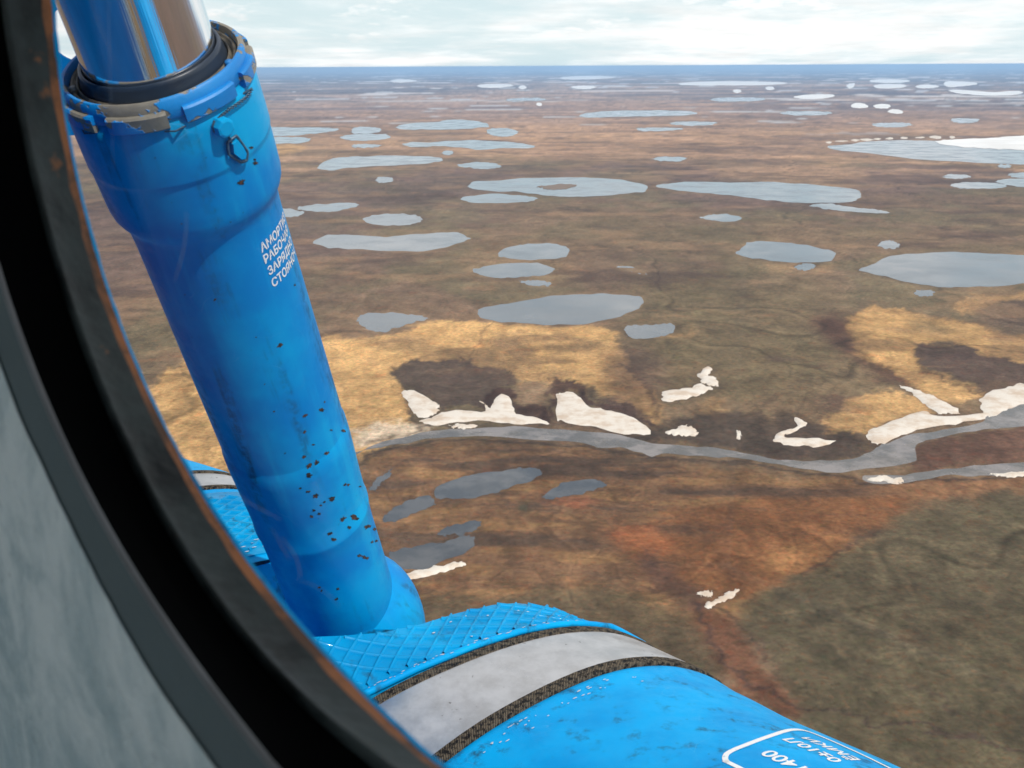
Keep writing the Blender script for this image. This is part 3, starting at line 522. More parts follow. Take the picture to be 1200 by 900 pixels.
# shores: tan or dark ring round every pond, and the water mask that keeps the ground low there
water = np.zeros(nv, np.float32); ringn = st(fbm(gx / 120 + 2, gy / 150, 3), .38, .62)
def polys():
    for tl, p, _ in PONDS + BOGS + SNOW + FARICE: yield P(tl, p)
    for p in RIVER: yield P('O', p)
for i, p in enumerate(polys()):
    wr = 2.0 + 5 * min(1, max(0, (p[:, 1].mean() - 90) / 300))
    s_ = soft(PXg + wx2 * .4, PYg, p, wr, 2.0); water = np.maximum(water, soft(PXg, PYg, p, wr * 1.5, 2.0))
    if i < len(PONDS): c = lerp(c, (s_ * (1 - ringn)) * .7, (.30, .20, .115)); c = lerp(c, (s_ * ringn) * .85, (.06, .038, .03))
    elif i < len(PONDS) + len(BOGS) + len(SNOW): c = lerp(c, s_ * .7, (.075, .05, .038))
zr = (fbm(gx / 55, gy / 70, 5) - .3) * 3.2 + (fbm(gx / 9, gy / 12, 3) - .3) * .35
zg = np.where(front, np.clip(zr, 0, 9) * (1 - st(water, .02, .4)) * st(DP.ravel(), math.radians(1.0), math.radians(4)), 0)
sector = st(np.abs(AZ.ravel()), math.radians(34), math.radians(30)); zg = zg * sector
c = np.clip(c, .01, .9)
me = bpy.data.meshes.new('ground'); nr, nc = AZ.shape
idx = np.arange(nv).reshape(nr, nc); a_ = idx[:-1, :]; b_ = np.roll(idx, -1, 1)[:-1, :]; c_ = np.roll(idx, -1, 1)[1:, :]; d_ = idx[1:, :]
quads = np.stack([a_, d_, c_, b_], -1).reshape(-1, 4)
me.vertices.add(nv); me.vertices.foreach_set('co', np.stack([gx, gy, zg], 1).astype(np.float32).ravel())
me.loops.add(quads.size); me.loops.foreach_set('vertex_index', quads.ravel().astype(np.int32))
me.polygons.add(len(quads)); me.polygons.foreach_set('loop_start', np.arange(0, quads.size, 4, dtype=np.int32)); me.polygons.foreach_set('loop_total', np.full(len(quads), 4, np.int32))
me.polygons.foreach_set('use_smooth', np.ones(len(quads), bool)); me.update(calc_edges=True); me.validate()
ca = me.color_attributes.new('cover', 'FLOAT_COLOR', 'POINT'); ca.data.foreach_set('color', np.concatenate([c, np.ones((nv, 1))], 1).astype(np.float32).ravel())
bmx = bmesh.new(); bmx.from_mesh(me); bmx.verts.ensure_lookup_table(); bmx.faces.new([bmx.verts[int(i)] for i in idx[0][::-1]]); bmx.normal_update(); bmx.to_mesh(me); bmx.free()
ground = bpy.data.objects.new('ground', me); COL.objects.link(ground); tag(ground, 'wide brown, olive and tan tundra plain reaching to the horizon', kind='structure')
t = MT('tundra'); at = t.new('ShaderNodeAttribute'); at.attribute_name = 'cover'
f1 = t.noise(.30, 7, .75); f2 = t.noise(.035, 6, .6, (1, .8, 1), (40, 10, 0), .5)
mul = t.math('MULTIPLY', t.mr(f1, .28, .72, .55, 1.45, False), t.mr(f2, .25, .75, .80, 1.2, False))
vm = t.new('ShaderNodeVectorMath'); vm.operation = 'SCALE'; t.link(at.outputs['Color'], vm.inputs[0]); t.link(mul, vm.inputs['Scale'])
vo = t.new('ShaderNodeTexVoronoi'); vo.feature = 'DISTANCE_TO_EDGE'; vo.inputs['Scale'].default_value = .03
wp = t.new('ShaderNodeTexNoise'); wp.inputs['Scale'].default_value = .04; wp.inputs['Detail'].default_value = 4; t.link(t.coord(), wp.inputs['Vector'])
wa = t.new('ShaderNodeVectorMath'); wa.operation = 'MULTIPLY_ADD'; t.link(wp.outputs['Color'], wa.inputs[0]); wa.inputs[1].default_value = (45, 45, 0); t.link(t.coord(), wa.inputs[2]); t.link(wa.outputs[0], vo.inputs['Vector'])
crk = t.math('MULTIPLY', t.mr(vo.outputs['Distance'], .0, .045, 1, 0), t.mr(t.noise(.012, 3), .45, .62))
c1 = t.mix(t.math('MULTIPLY', crk, .26), vm.outputs[0], (.05, .033, .026))
rn = t.noise(.06, 4, .6, off=(200, 90, 0)); fr_ = t.noise(.5, 4, .7, off=(9, 77, 0)); c1 = t.mix(t.mr(fr_, .52, .66, 0, .45), c1, t.mix(1.0, c1, (.80, 1.0, .72), 'MULTIPLY')); c1 = t.mix(t.mr(fr_, .48, .34, 0, .5), c1, t.mix(1.0, c1, (1.35, .84, .66), 'MULTIPLY'))
c1 = t.mix(t.mr(rn, .58, .72, 0, .35), c1, t.mix(1.0, c1, (1.35, .82, .62), 'MULTIPLY'))
gn = t.noise(.09, 4, .6, off=(20, 290, 0)); c1 = t.mix(t.mr(gn, .55, .72, 0, .4), c1, t.mix(1.0, c1, (.78, .98, .86), 'MULTIPLY'))
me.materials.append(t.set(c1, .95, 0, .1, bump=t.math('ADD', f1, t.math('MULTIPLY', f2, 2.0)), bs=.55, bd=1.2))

# ------------------------------------------------------------------ ponds, river, ice, snow
def sheet(name, poly, mat, lift, sub=5, jit=.45, seed=1, thick=0.0):
    q = smooth_poly(poly, sub, jit, seed) if sub else poly
    g = [gnd(x, max(y, 81)) for x, y in q]; d = math.hypot(*np.mean(g, 0)); z = .03 + lift + d * 6e-5
    V = [Vector((x, y, z + thick)) for x, y in g]; tri = [tuple(f) for f in tessellate_polygon([V])]
    tri = [f if (V[f[1]] - V[f[0]]).cross(V[f[2]] - V[f[0]]).z > 0 else f[::-1] for f in tri]
    VV = [tuple(v) for v in V]
    if thick and mat is MAT['snow']:
        b2 = np.array([(v.x, v.y) for v in V]); nb_ = len(b2); lo_, hi_ = b2.min(0), b2.max(0)
        x_, y_ = b2[:, 0], b2[:, 1]; ar = abs(.5 * np.sum(x_ * np.roll(y_, -1) - np.roll(x_, -1) * y_)); per = np.hypot(*(b2 - np.roll(b2, -1, 0)).T).sum()
        sp_ = max(.35, math.sqrt(ar / 260)); rs_ = np.random.default_rng(seed)
        X_, Y_ = np.meshgrid(np.arange(lo_[0], hi_[0], sp_), np.arange(lo_[1], hi_[1], sp_)); X_ = (X_ + rs_.uniform(-.3, .3, X_.shape) * sp_).ravel(); Y_ = (Y_ + rs_.uniform(-.3, .3, Y_.shape) * sp_).ravel()
        def bdist(X, Y):
            d = np.full(len(X), 1e9); ins = np.zeros(len(X), bool)
            for k in range(nb_):
                a, b = b2[k - 1], b2[k]; e = b - a; l = e @ e + 1e-9; u = np.clip(((X - a[0]) * e[0] + (Y - a[1]) * e[1]) / l, 0, 1)
                d = np.minimum(d, np.hypot(X - a[0] - u * e[0], Y - a[1] - u * e[1])); ins ^= ((a[1] > Y) != (b[1] > Y)) & (X < (b[0] - a[0]) * (Y - a[1]) / (b[1] - a[1] + 1e-12) + a[0])
            return d, ins
        d_, in_ = bdist(X_, Y_); ok_ = in_ & (d_ > sp_ * .35)
        pts_ = [Vector(p) for p in b2] + [Vector((a, b)) for a, b in zip(X_[ok_], Y_[ok_])]
        vo_, _, fo_, *_ = delaunay_2d_cdt(pts_, [], [list(range(nb_))], 1, 1e-4)
        vv = np.array([(v.x, v.y) for v in vo_]); dv, _ = bdist(vv[:, 0], vv[:, 1]); wn_ = ar / per
        zt = z - .02 + .9 * min(1, wn_ / 2.0) * (1 - np.exp(-dv / max(.4, wn_ * .35))) * (.8 + .4 * fbm(vv[:, 0] / 5, vv[:, 1] / 5, 3))
        fo_ = [tuple(f) if (vo_[f[1]] - vo_[f[0]]).cross(vo_[f[2]] - vo_[f[0]]) > 0 else tuple(f)[::-1] for f in fo_]
        return mesh_obj(name, [(a[0], a[1], h) for a, h in zip(vv, zt)], fo_, mat)
    if thick:
        n = len(V); cen = np.mean(g, 0); VV += [(x, y, .0) for x, y in g]
        tri += [(i, (i + 1) % n, n + (i + 1) % n, n + i) for i in range(n)]
    return mesh_obj(name, VV, tri, mat, smooth=False)
for i, (tl, p, lb) in enumerate(PONDS): tag(sheet('pond', P(tl, p), MAT['water'], 0, seed=i), lb, kind='structure')
for i, (tl, p, lb) in enumerate(BOGS): tag(sheet('bog_pool', P(tl, p), MAT['bog'], 0, seed=50 + i, jit=.6), lb, kind='structure')
tag(sheet('river', P('O', RIVER[0]), MAT['river'], .02, 4, .5, 3), 'grey brown river winding across the view below the snow banks', kind='structure')
tag(sheet('side_channel', P('O', RIVER[1]), MAT['river'], .01, 4, .35, 4), 'narrow grey side channel below the river at the right edge', kind='structure')
isl = sheet('island', P('A', [(880,583),(930,577),(990,576),(998,583),(960,591),(900,590)]), None, .25, seed=9)
t = MT('island_turf'); isl.data.materials.append(t.set(t.mix(t.noise(.1), (.16, .11, .075), (.22, .15, .10)), .95)); tag(isl, 'small dark oval island in the large pale lake', kind='structure')
ice = sheet('ice_sheet', P('B', [(925,446),(960,438),(1060,434),(1300,424),(1300,470),(1150,467),(1000,459)]), MAT['ice'], .15, seed=5, thick=.4)
tag(ice, 'broad white ice sheet on the largest lake at the right edge', 'ice sheet')
for i, (tl, p, lb) in enumerate(FARICE): tag(sheet('ice_patch', P(tl, p), MAT['ice'], .25, seed=70 + i, thick=.5, jit=.2), lb, 'ice patch', 'white ice and snow on the far plain')
for i, (tl, p, lb) in enumerate(SNOW): tag(sheet('snow_bank', P(tl, p), MAT['snow'], .05, seed=90 + i, thick=.55, jit=.55), lb, 'snow bank', 'old snow banks along the river')
# snow rim on the far shore of the icy lake
rim = []
shore = P('B', [(570,448),(610,444),(650,440),(690,438),(725,436),(760,434),(800,433),(850,431),(900,430),(950,429),(1000,430)])
SH = ['leftmost', 'second from the left', 'third from the left', 'fourth from the left', 'fifth from the left', 'sixth from the left', 'seventh from the left', 'eighth from the left', 'ninth from the left', 'tenth from the left']
for i in range(10):
    p = (shore[i] + shore[i + 1]) / 2; w = random.uniform(3.5, 8.5); h = random.uniform(1.0, 2.2)
    e = np.array([(p[0] + w * math.cos(a) * random.uniform(.8, 1.2), p[1] + h * math.sin(a) * random.uniform(.7, 1.2)) for a in [2 * PI * k / 9 for k in range(9)]])
    tag(sheet('shore_snow', e, MAT['snow'], .3, seed=200 + i, thick=.6, jit=.15), SH[i] + ' of the small snow humps on the far shore of the icy lake', 'shore snow', 'snow humps on the far shore of the icy lake')

# ------------------------------------------------------------------ helicopter
heli = bpy.data.objects.new('helicopter', None); COL.objects.link(heli); heli.location = (0, 0, H)
tag(heli, 'blue helicopter seen from its cabin window, with landing gear strut and fuel tank outside', 'helicopter')
def part(name, V, Fc, mat, parent=None, label=None, smooth=True, auto=None, kind=None):
    o = mesh_obj(name, V, Fc, mat, parent or heli, smooth, auto)
    if label: o['label'] = label
    if kind: o['kind'] = kind
    return o
# --- window wall frame: n points out through the wall, D runs along the fuselage
AZF = .7; Dw = np.array([-math.sin(AZF), math.cos(AZF), 0]); nw = np.array([math.cos(AZF), math.sin(AZF), 0]); Zw = np.array([0, 0, 1.0])
DW = .15; CS, CT = 1.52 * DW, .322 * DW
def wp3(r, th, w): return Dw * (CS + r * math.cos(th)) + Zw * (CT + r * math.sin(th)) + nw * w
NTH = 288; TH = [2 * PI * k / NTH for k in range(NTH)]
def ring_radius(R, w, pts):
    """radius round the opening, following the true outline where the photograph shows it"""
    ths, rs = [], []
    for (x, y) in pts:
        d = ray(x, y); Q = d * (w / (d @ nw)); a, b = Q @ Dw - CS, Q[2] - CT
        ths.append(math.atan2(b, a) % (2 * PI)); rs.append(math.hypot(a, b) - R)
    o = np.argsort(ths); ths = np.array(ths)[o]; rs = np.array(rs)[o]
    # unwrap round the gap
    g = np.diff(np.r_[ths, ths[0] + 2 * PI]); k = int(np.argmax(g)); ths = np.r_[ths[k + 1:], ths[:k + 1] + 2 * PI]; rs = np.r_[rs[k + 1:], rs[:k + 1]]
    pf = np.polyfit(ths, rs, 3)
    out = []
    for th in TH:
        t_ = th
        while t_ < ths[0] - (2 * PI - (ths[-1] - ths[0])) / 2: t_ += 2 * PI
        tcl = min(max(t_, ths[0]), ths[-1]); v = np.polyval(pf, tcl); g_ = math.exp(-((t_ - tcl) / .35) ** 2); out.append(R + v * g_ + (1 - g_) * .012)
    return np.array(out)
R0p = [(55,0),(70,110),(87,200),(101,275),(117,324),(139,388),(167,457),(180,490),(240,590),(340,720),(430,820),(500,895)]
R2p = [(8,0),(15,70),(40,175),(55,246),(69,304),(89,367),(110,419),(122,452),(150,535),(215,635),(270,710),(340,790),(415,870)]
R3p = [(0,321),(17,373),(32,414),(45,450),(75,515),(115,600),(185,710),(240,795),(320,895)]
R4p = [(20,480),(65,575),(115,680),(170,775),(250,895)]
rr0 = ring_radius(1.516 * DW, DW, R0p); rr2 = ring_radius(1.473 * DW, .894 * DW, R2p); rr3 = ring_radius(1.458 * DW, .749 * DW, R3p); rr4 = ring_radius(1.562 * DW, .72 * DW, R4p)
def rings(rows):
    V = []
    for rr, w in rows:
        rr = np.broadcast_to(rr, NTH); wa = np.broadcast_to(w, NTH)
        V += [wp3(rr[k], TH[k], wa[k]) for k in range(NTH)]
    return V, grid_faces(len(rows), NTH, True)
def rn(amp, f, seed):                        # slow and fine wobble round the ring
    r = np.random.default_rng(seed); o = np.zeros(NTH)
    for k in range(1, f): o += r.normal() * np.cos(np.arange(NTH) * 2 * PI / NTH * k * 3 + r.random() * 6) / k ** .6
    return amp * o
win = bpy.data.objects.new('round_window', None); COL.objects.link(win); win.parent = heli; win['label'] = 'large round cabin window with black rubber seal'
mm = .001
lipw = DW
chipn = np.clip(rn(1, 60, 3) * .5, -1, 1)
# outer skin edge (blue, chipped), primer strip, painted inner rim, rubber, ridge, dark band
part('skin_lip', *rings([(rr0 + 1.3 * mm + np.clip(chipn, 0, 1) * 1.2 * mm, lipw + 3 * mm), (rr0 - .2 * mm + np.clip(chipn, 0, 1) * 1.0 * mm, lipw + 2.2 * mm), (rr0 + .4 * mm, lipw + .2 * mm), (rr0 + 6 * mm, lipw + .0 * mm)]), MAT['blue_tank'], win, 'chipped blue outer edge of the window opening')
def lerpr(a, b, k): return a * (1 - k) + b * k
pe = np.clip(.84 + rn(.03, 30, 5), .76, .93)  # ragged inner border of the primer
w0, w2 = lipw, .894 * DW
part('primer_edge', *rings([(rr0 + .3 * mm, lipw + 1.2 * mm), (rr0 + .0 * mm, lipw), (lerpr(rr2, rr0, pe), w2 + (w0 - w2) * pe)]), MAT['primer'], win, 'bare orange primer where the paint has worn off')
part('inner_rim', *rings([(lerpr(rr2, rr0, pe) + .05 * mm, w2 + (w0 - w2) * pe + .1 * mm), (lerpr(rr2, rr0, .70) + .25 * mm, w2 + (w0 - w2) * .70), (lerpr(rr2, rr0, .45) + .9 * mm, w2 + (w0 - w2) * .45), (lerpr(rr2, rr0, .2) + .7 * mm, w2 + (w0 - w2) * .2), (rr2 + .25 * mm + rn(.08 * mm, 20, 8), w2 + .5 * mm), (rr2 + rn(.05 * mm, 20, 9), w2), (rr2 + .6 * mm, w2 - .8 * mm), (rr2 + 3.5 * mm, w2 - 1.2 * mm)]), MAT['rim'], win, 'dark grey green metal rim with worn edge')
w3, w4 = .749 * DW, .72 * DW
part('rubber_seal', *rings([(rr2 + 3.3 * mm, w2 - 1.0 * mm), (rr2 + 4.5 * mm, lerpr(w2, w3, .3)), (lerpr(rr2, rr3, .5) + 5 * mm, lerpr(w2, w3, .5)), (lerpr(rr2, rr3, .8) + 3 * mm, lerpr(w2, w3, .8)), (rr3 + .9 * mm, w3 + 1.2 * mm)]), MAT['rubber'], win, 'deep black rubber seal')
part('seal_ridge', *rings([(rr3 + 1.1 * mm, w3 + 1.3 * mm), (rr3 + .1 * mm, w3 + .5 * mm), (rr3 + rn(.10 * mm, 24, 4), w3), (rr3 + .5 * mm, w3 - .5 * mm), (rr3 + 1.5 * mm, w3 - .7 * mm), (rr3 + 2.2 * mm, w3 - .5 * mm)]), MAT['ridge'], win, 'rounded shiny ridge of the seal, its highlight painted in as paler grey')
jag = rn(.25 * mm, 60, 11)
part('edge_band', *rings([(rr3 + 2.1 * mm, w3 - .45 * mm), (lerpr(rr3, rr4, .6) + 0 * mm, lerpr(w3, w4, .7)), (rr4 + 1.2 * mm, w4 + .3 * mm)]), MAT['band'], win, 'dark grey green band between seal and panel')
# glass pane
gw = w2 + (w0 - w2) * .45
gp = [wp3(0, 0, gw)] + [wp3(lerpr(rr2, rr0, .45)[k] + 2.2 * mm, TH[k], gw) for k in range(NTH)]
pane = part('pane', gp, [(0, 1 + k, 1 + (k + 1) % NTH) for k in range(NTH)], MAT['glass'], win, smooth=False)
def on_pane(px, py, w): d = ray(px, py); return d * (w / (d @ nw))
def pane_line(pts, wpx, n=18):
    pts = np.array(pts, float); out = []
    for k in range(n):
        u = k / (n - 1) * (len(pts) - 1); i = min(int(u), len(pts) - 2); f = u - i; a, b, c_, d_ = pts[max(i - 1, 0)], pts[i], pts[i + 1], pts[min(i + 2, len(pts) - 1)]
        out.append(.5 * ((2 * b) + (-a + c_) * f + (2 * a - 5 * b + 4 * c_ - d_) * f * f + (-a + 3 * b - 3 * c_ + d_) * f ** 3))
    V = []
    for k, p in enumerate(out):
        tg = out[min(k + 1, n - 1)] - out[max(k - 1, 0)]; nn = np.array([-tg[1], tg[0]]); nn /= np.linalg.norm(nn) + 1e-9; hw = wpx * .5 * math.sin(PI * (k + .4) / (n - .2)) ** .5
        V += [on_pane(*(p + nn * hw), gw - .6 * mm), on_pane(*(p - nn * hw), gw - .6 * mm)]
    return V, [(2 * k, 2 * k + 1, 2 * k + 3, 2 * k + 2) for k in range(n - 1)]
scr = [pane_line(p, w) for p, w in (([(218,248),(218,270),(213,300),(204,331)], 1.3), ([(330,630),(345,650),(351,668),(351,678)], 1.6), ([(318,618),(330,640),(340,658)], 1.0), ([(275,575),(290,588),(312,600),(330,610)], 1.3), ([(350,680),(365,685),(385,697),(398,712)], .8), ([(432,575),(445,562),(459,549)], 1.1), ([(418,530),(425,545),(431,560)], .9), ([(430,575),(415,595),(395,612)], .8), ([(128,0),(128,60),(133,200)], .7), ([(520,592),(540,585),(552,582)], .7), ([(575,780),(600,784),(622,794)], .8))]
part('scratches', *merge(scr), MAT['scratch'], win, 'thin white scratches on the pane', smooth=False, kind='stuff')
# smudges: a small green leaf speck and white specks
t = MT('leaf_speck'); MAT['leaf'] = t.set((.25, .42, .28), .6); t.b.inputs['Alpha'].default_value = .6
sp = [on_pane(613 + 3.2 * math.cos(a) * (1 - .3 * math.sin(a)) * .9, 594 + 7.5 * math.sin(a), gw - .7 * mm) for a in [2 * PI * k / 12 for k in range(12)]]
part('leaf_speck', sp, [tuple(range(12))], MAT['leaf'], win, 'small pale green speck stuck on the pane', smooth=False)
# --- cabin wall panel inside, outer skin outside, both with the round opening
def annulus(rr, w, half, mat, name, label, w_outer=None, curve=None, seg=6):
    V = []; rows = seg + 1
    for i in range(rows):
        f = (i / seg) ** 1.6
        for k in range(NTH):
            c0, s0 = math.cos(TH[k]), math.sin(TH[k]); m = max(abs(c0), abs(s0)); big = half / m
            r = rr[k] * (1 - f) + big * f; p = wp3(r, TH[k], w)
            if curve: p = p + nw * curve(p)
            V.append(p)
    return part(name, V, grid_faces(rows, NTH, True), mat, heli, label)
annulus(rr4 + jag, w4 - .35 * mm, 1.15, MAT['panel'], 'cabin_wall_panel', 'grey green painted cabin wall beside the window')
annulus(rr0 + 4 * mm, lipw + .6 * mm, 1.9, MAT['blue_dark'], 'fuselage_skin', 'blue outer skin of the fuselage', curve=lambda p: -.16 * max(0, abs(p[2] - .1) - .5) ** 2 - .0)
# closing ring between panel and skin (wall thickness)
# cabin shell: floor, ceiling, end walls and the far wall with a wide opening added to light the cabin
def cab(a, b, c3): return Dw * a + nw * b + Zw * c3
def slab(a0, a1, b0, b1, c0, c1):
    V = [cab(a, b, c3) for a in (a0, a1) for b in (b0, b1) for c3 in (c0, c1)]
    return V, [(0, 1, 3, 2), (4, 6, 7, 5), (0, 4, 5, 1), (2, 3, 7, 6), (0, 2, 6, 4), (1, 5, 7, 3)]
ys0, ys1 = CS - 1.15, CS + 1.15; zb, zt = CT - 1.15, CT + 1.15; bk = -1.3
part('cabin_floor', *slab(ys0 - .05, ys1 + .05, bk, w4 - .002, zb - .04, zb - .001), MAT['cabin'], smooth=False)
part('cabin_ceiling', *slab(ys0 - .05, ys1 + .05, bk, w4 - .002, zt + .001, zt + .04), MAT['cabin'], smooth=False)
part('bulkhead', *slab(ys1 + .001, ys1 + .04, bk, w4 - .003, zb, zt), MAT['cabin'], smooth=False)
part('bulkhead', *slab(ys0 - .04, ys0 - .001, bk, w4 - .003, zb, zt), MAT['cabin'], smooth=False)
fw = [slab(ys0, ys0 + .12, bk - .04, bk, zb, zt), slab(ys1 - .12, ys1, bk - .04, bk, zb, zt), slab(ys0 + .12, ys1 - .12, bk - .04, bk, zt - .12, zt), slab(ys0 + .12, ys1 - .12, bk - .04, bk, zb, zb + .15)]
part('far_cabin_wall', *merge(fw), MAT['cabin'], smooth=False, label='far side wall of the cabin with a wide opening added to let light in')

# --- landing gear strut
P0 = np.array([-.39014, 1.269136, -.004953]); ax = np.array([.10008, .461847, -.881295]); ax /= np.linalg.norm(ax)
_, e1, e2 = frame(ax)
strut = bpy.data.objects.new('landing_gear_strut', None); COL.objects.link(strut); strut.parent = heli; strut['label'] = 'thick blue shock strut slanting down outside the window'
prof = [(-.004, .0985), (.000, .0998), (.006, .1002), (.010, .1000), (.014, .1045), (.030, .1056), (.060, .1060), (.0790, .1060), (.0825, .1058), (.0845, .1046), (.090, .1044), (.118, .1040), (.140, .1034), (.149, .1020), (.156, .0990), (.162, .0955), (.168, .0928), (.176, .0912), (.20, .0902), (.40, .0900), (.566, .0898), (.571, .0900), (.575, .0918), (.600, .0922), (.640, .0912), (.700, .0895), (.738, .0893), (.743, .0908), (.750, .0908), (.756, .0890), (.80, .0880), (1.02, .0890), (1.10, .0900), (1.3, .090)]
def rad(h): return float(np.interp(h, [p[0] for p in prof], [p[1] for p in prof]))
part('outer_cylinder', *lathe(P0, ax, e1, e2, prof, 128), MAT['blue_strut'], strut, auto=.9)
part('piston', *lathe(P0, ax, e1, e2, [(-.9, .0722), (-.6, .0722), (-.3, .0722), (.02, .0722), (.05, .0722)], 160), MAT['chrome'], strut, 'mirror bright chrome piston')
part('gland_seal', *lathe(P0, ax, e1, e2, [(.012, .0725), (-.018, .0726), (-.023, .0735), (-.0245, .0752), (-.0235, .0772), (-.019, .0785), (-.014, .0788), (-.012, .0800), (-.006, .0808), (.004, .0812)], 128), MAT['gland'], strut, 'dark rubber wiper round the piston')
part('gland_face', *lathe(P0, ax, e1, e2, [(.004, .0800), (-.004, .0814), (-.009, .0822), (-.010, .0840), (-.005, .0852), (-.004, .0868), (-.009, .0876), (-.010, .0900), (-.006, .0925), (-.004, .0935)], 128), MAT['grime'], strut, 'grimy stepped face of the gland nut')
part('collar', *lathe(P0, ax, e1, e2, [(-.002, .0930), (-.012, .0938), (-.0155, .0950), (-.0158, .0980), (-.0135, .1005), (-.004, .1022), (.004, .1025), (.0065, .1015)], 128), MAT['collar'], strut, 'ring nut with blue paint worn to bare metal', auto=.7)
def surf(px, py, rfun=rad, it=30):
    """where the sight line through a photograph pixel meets the strut"""
    d = ray(px, py); r = .1
    for _ in range(it):
        dp = d - ax * (d @ ax); op = -P0 + ax * (P0 @ ax); A_ = dp @ dp; B_ = 2 * dp @ op; C_ = op @ op - r * r; disc = B_ * B_ - 4 * A_ * C_
        if disc < 0: disc = 0
        tt = (-B_ - math.sqrt(disc)) / (2 * A_); Q = d * tt; h = (Q - P0) @ ax; r = rfun(h)
    v = Q - P0 - ax * h; return h, math.atan2(v @ e2, v @ e1)
def cyl(h, th, off=0.0, r=None): rr_ = (rad(h) if r is None else r) + off; return P0 + ax * h + rr_ * (math.cos(th) * e1 + math.sin(th) * e2)
# castellated lugs round the collar
lugang = [surf(165, 138, lambda h: .102)[1], surf(225, 125, lambda h: .102)[1]]
th_a = surf(130, 150, lambda h: .102)[1]; th_b = surf(196, 137, lambda h: .102)[1]; th_c = surf(216, 130, lambda h: .102)[1]; th_d = surf(272, 95, lambda h: .102)[1]; th_e = surf(281, 88, lambda h: .102)[1]; th_f = surf(292, 68, lambda h: .102)[1]
def lug(t0, t1, h0=-.005, h1=.0135, r0=.0985, r1=.1085, n=14):
    V = []; 
    if t1 < t0: t0, t1 = t1, t0
    if t1 - t0 > PI: t0, t1 = t1, t0 + 2 * PI
    for k in range(n):
        th = t0 + (t1 - t0) * k / (n - 1); e = .0006 if k in (0, n - 1) else 0
        for h, r in ((h0, r0), (h0 + .0002, r1 - .0022 - e), (h0 + .0022, r1 - e), (h1 - .0018, r1 - e), (h1, r1 - .002 - e), (h1, r0)): V.append(cyl(h, th, 0, r))
    Fc = grid_faces(n, 6); Fc += [tuple(range(6)), tuple(range((n - 1) * 6, n * 6))[::-1]]
    return V, Fc
stp = abs(((th_b - th_a + PI) % (2 * PI)) - PI); dirn = 1 if ((th_b - th_a + PI) % (2 * PI)) - PI > 0 else -1
pitch = abs(((th_c - th_a + PI) % (2 * PI)) - PI); nl = max(6, round(2 * PI / pitch)); pitch = 2 * PI / nl
for k in range(nl):
    ta = th_a + dirn * pitch * k; part('lug', *lug(ta, ta + dirn * pitch * .78), MAT['collar'], strut, auto=.6)
# inner lip screws
for px_, py_ in ((258, 42), (88, 128)):
    h_, t_ = surf(px_, py_, lambda h: .088)
    V, Fc = tube([cyl(-.004, t_, 0, .0885), cyl(-.0125, t_, 0, .0885)], [.0042, .0042], 10); part('screw', V, Fc, MAT['collar'], strut)
# safety wire with plug and lead seal
wpts = [surf(*p) for p in ((292,104),(287,112),(277,120),(266,127),(258,134),(252,140),(250,149))]
def wire_path(pts, off, tw=0.0, ph=0, n=60, amp=.0011):
    out = []
    for k in range(n):
        u = k / (n - 1) * (len(pts) - 1); i = min(int(u), len(pts) - 2); f = u - i; h = pts[i][0] * (1 - f) + pts[i + 1][0] * f; t_ = pts[i][1] * (1 - f) + pts[i + 1][1] * f
        a = 2 * PI * tw * k / (n - 1) + ph; out.append(cyl(h + amp * math.cos(a), t_, off + amp * math.sin(a)))
    return out
wire = [tube(wire_path(wpts, .0035, 9, ph, 110), .0009, 6) for ph in (0, PI)]
loop = [surf(*p) for p in ((283,78),(289,82),(292,92),(290,104))]; wire.append(tube(wire_path(loop, .0045, 0, 0, 20, 0), .0011, 6))
o_ = [(264,166),(267,163),(274,158),(281,168),(287,177),(286,187),(279,189),(266,180)]
l2 = [surf(*p) for p in ((249,140),(247,146),(249,153),(256,156))]; wire.append(tube(wire_path(l2, .004, 0, 0, 24, 0), .0013, 6))
l3 = [surf(*p) for p in ((263,154),(266,160),(270,168))]; wire += [tube(wire_path(l3, .004, 3, ph, 40), .0009, 6) for ph in (0, PI)]
l4 = [surf(*p) for p in o_ + o_[:1]]; wire.append(tube(wire_path(l4, .004, 0, 0, 50, 0), .0017, 6))
part('safety_wire', *merge(wire), MAT['wire'], strut, 'twisted safety wire hanging from the collar')
h_, t_ = surf(258, 147); c0_ = cyl(h_, t_, -.001); nn_ = (cyl(h_, t_, .01) - cyl(h_, t_, 0)); nn_ /= np.linalg.norm(nn_)
V, Fc = tube([c0_, c0_ + nn_ * .008, c0_ + nn_ * .0125, c0_ + nn_ * .0135], [.0115, .0115, .0105, .008], 8); part('hex_plug', V, Fc, MAT['blue_strut'], strut, 'small blue hexagonal plug', smooth=False)
hs, ts = surf(274, 172); tdir = np.array(surf(270, 164)) ; tdn = np.array(surf(280, 186))
def sealpt(px_, py_, o): h, t_ = surf(px_, py_); return cyl(h, t_, o)
def prism(px, o0, o1):
    n = len(px); V = [sealpt(x, y, o0) for x, y in px] + [sealpt(x, y, o1) for x, y in px]
    return V, [tuple(range(n)), tuple(range(2 * n - 1, n - 1, -1))] + [(i, n + i, n + (i + 1) % n, (i + 1) % n) for i in range(n)]
part('lead_seal', *merge([prism([(268,167),(273,162),(279,170),(283,178),(282,184),(277,184),(269,177)], .001, .0085)]), MAT['blue_strut'], strut, 'flat blue lead seal tag', smooth=False)
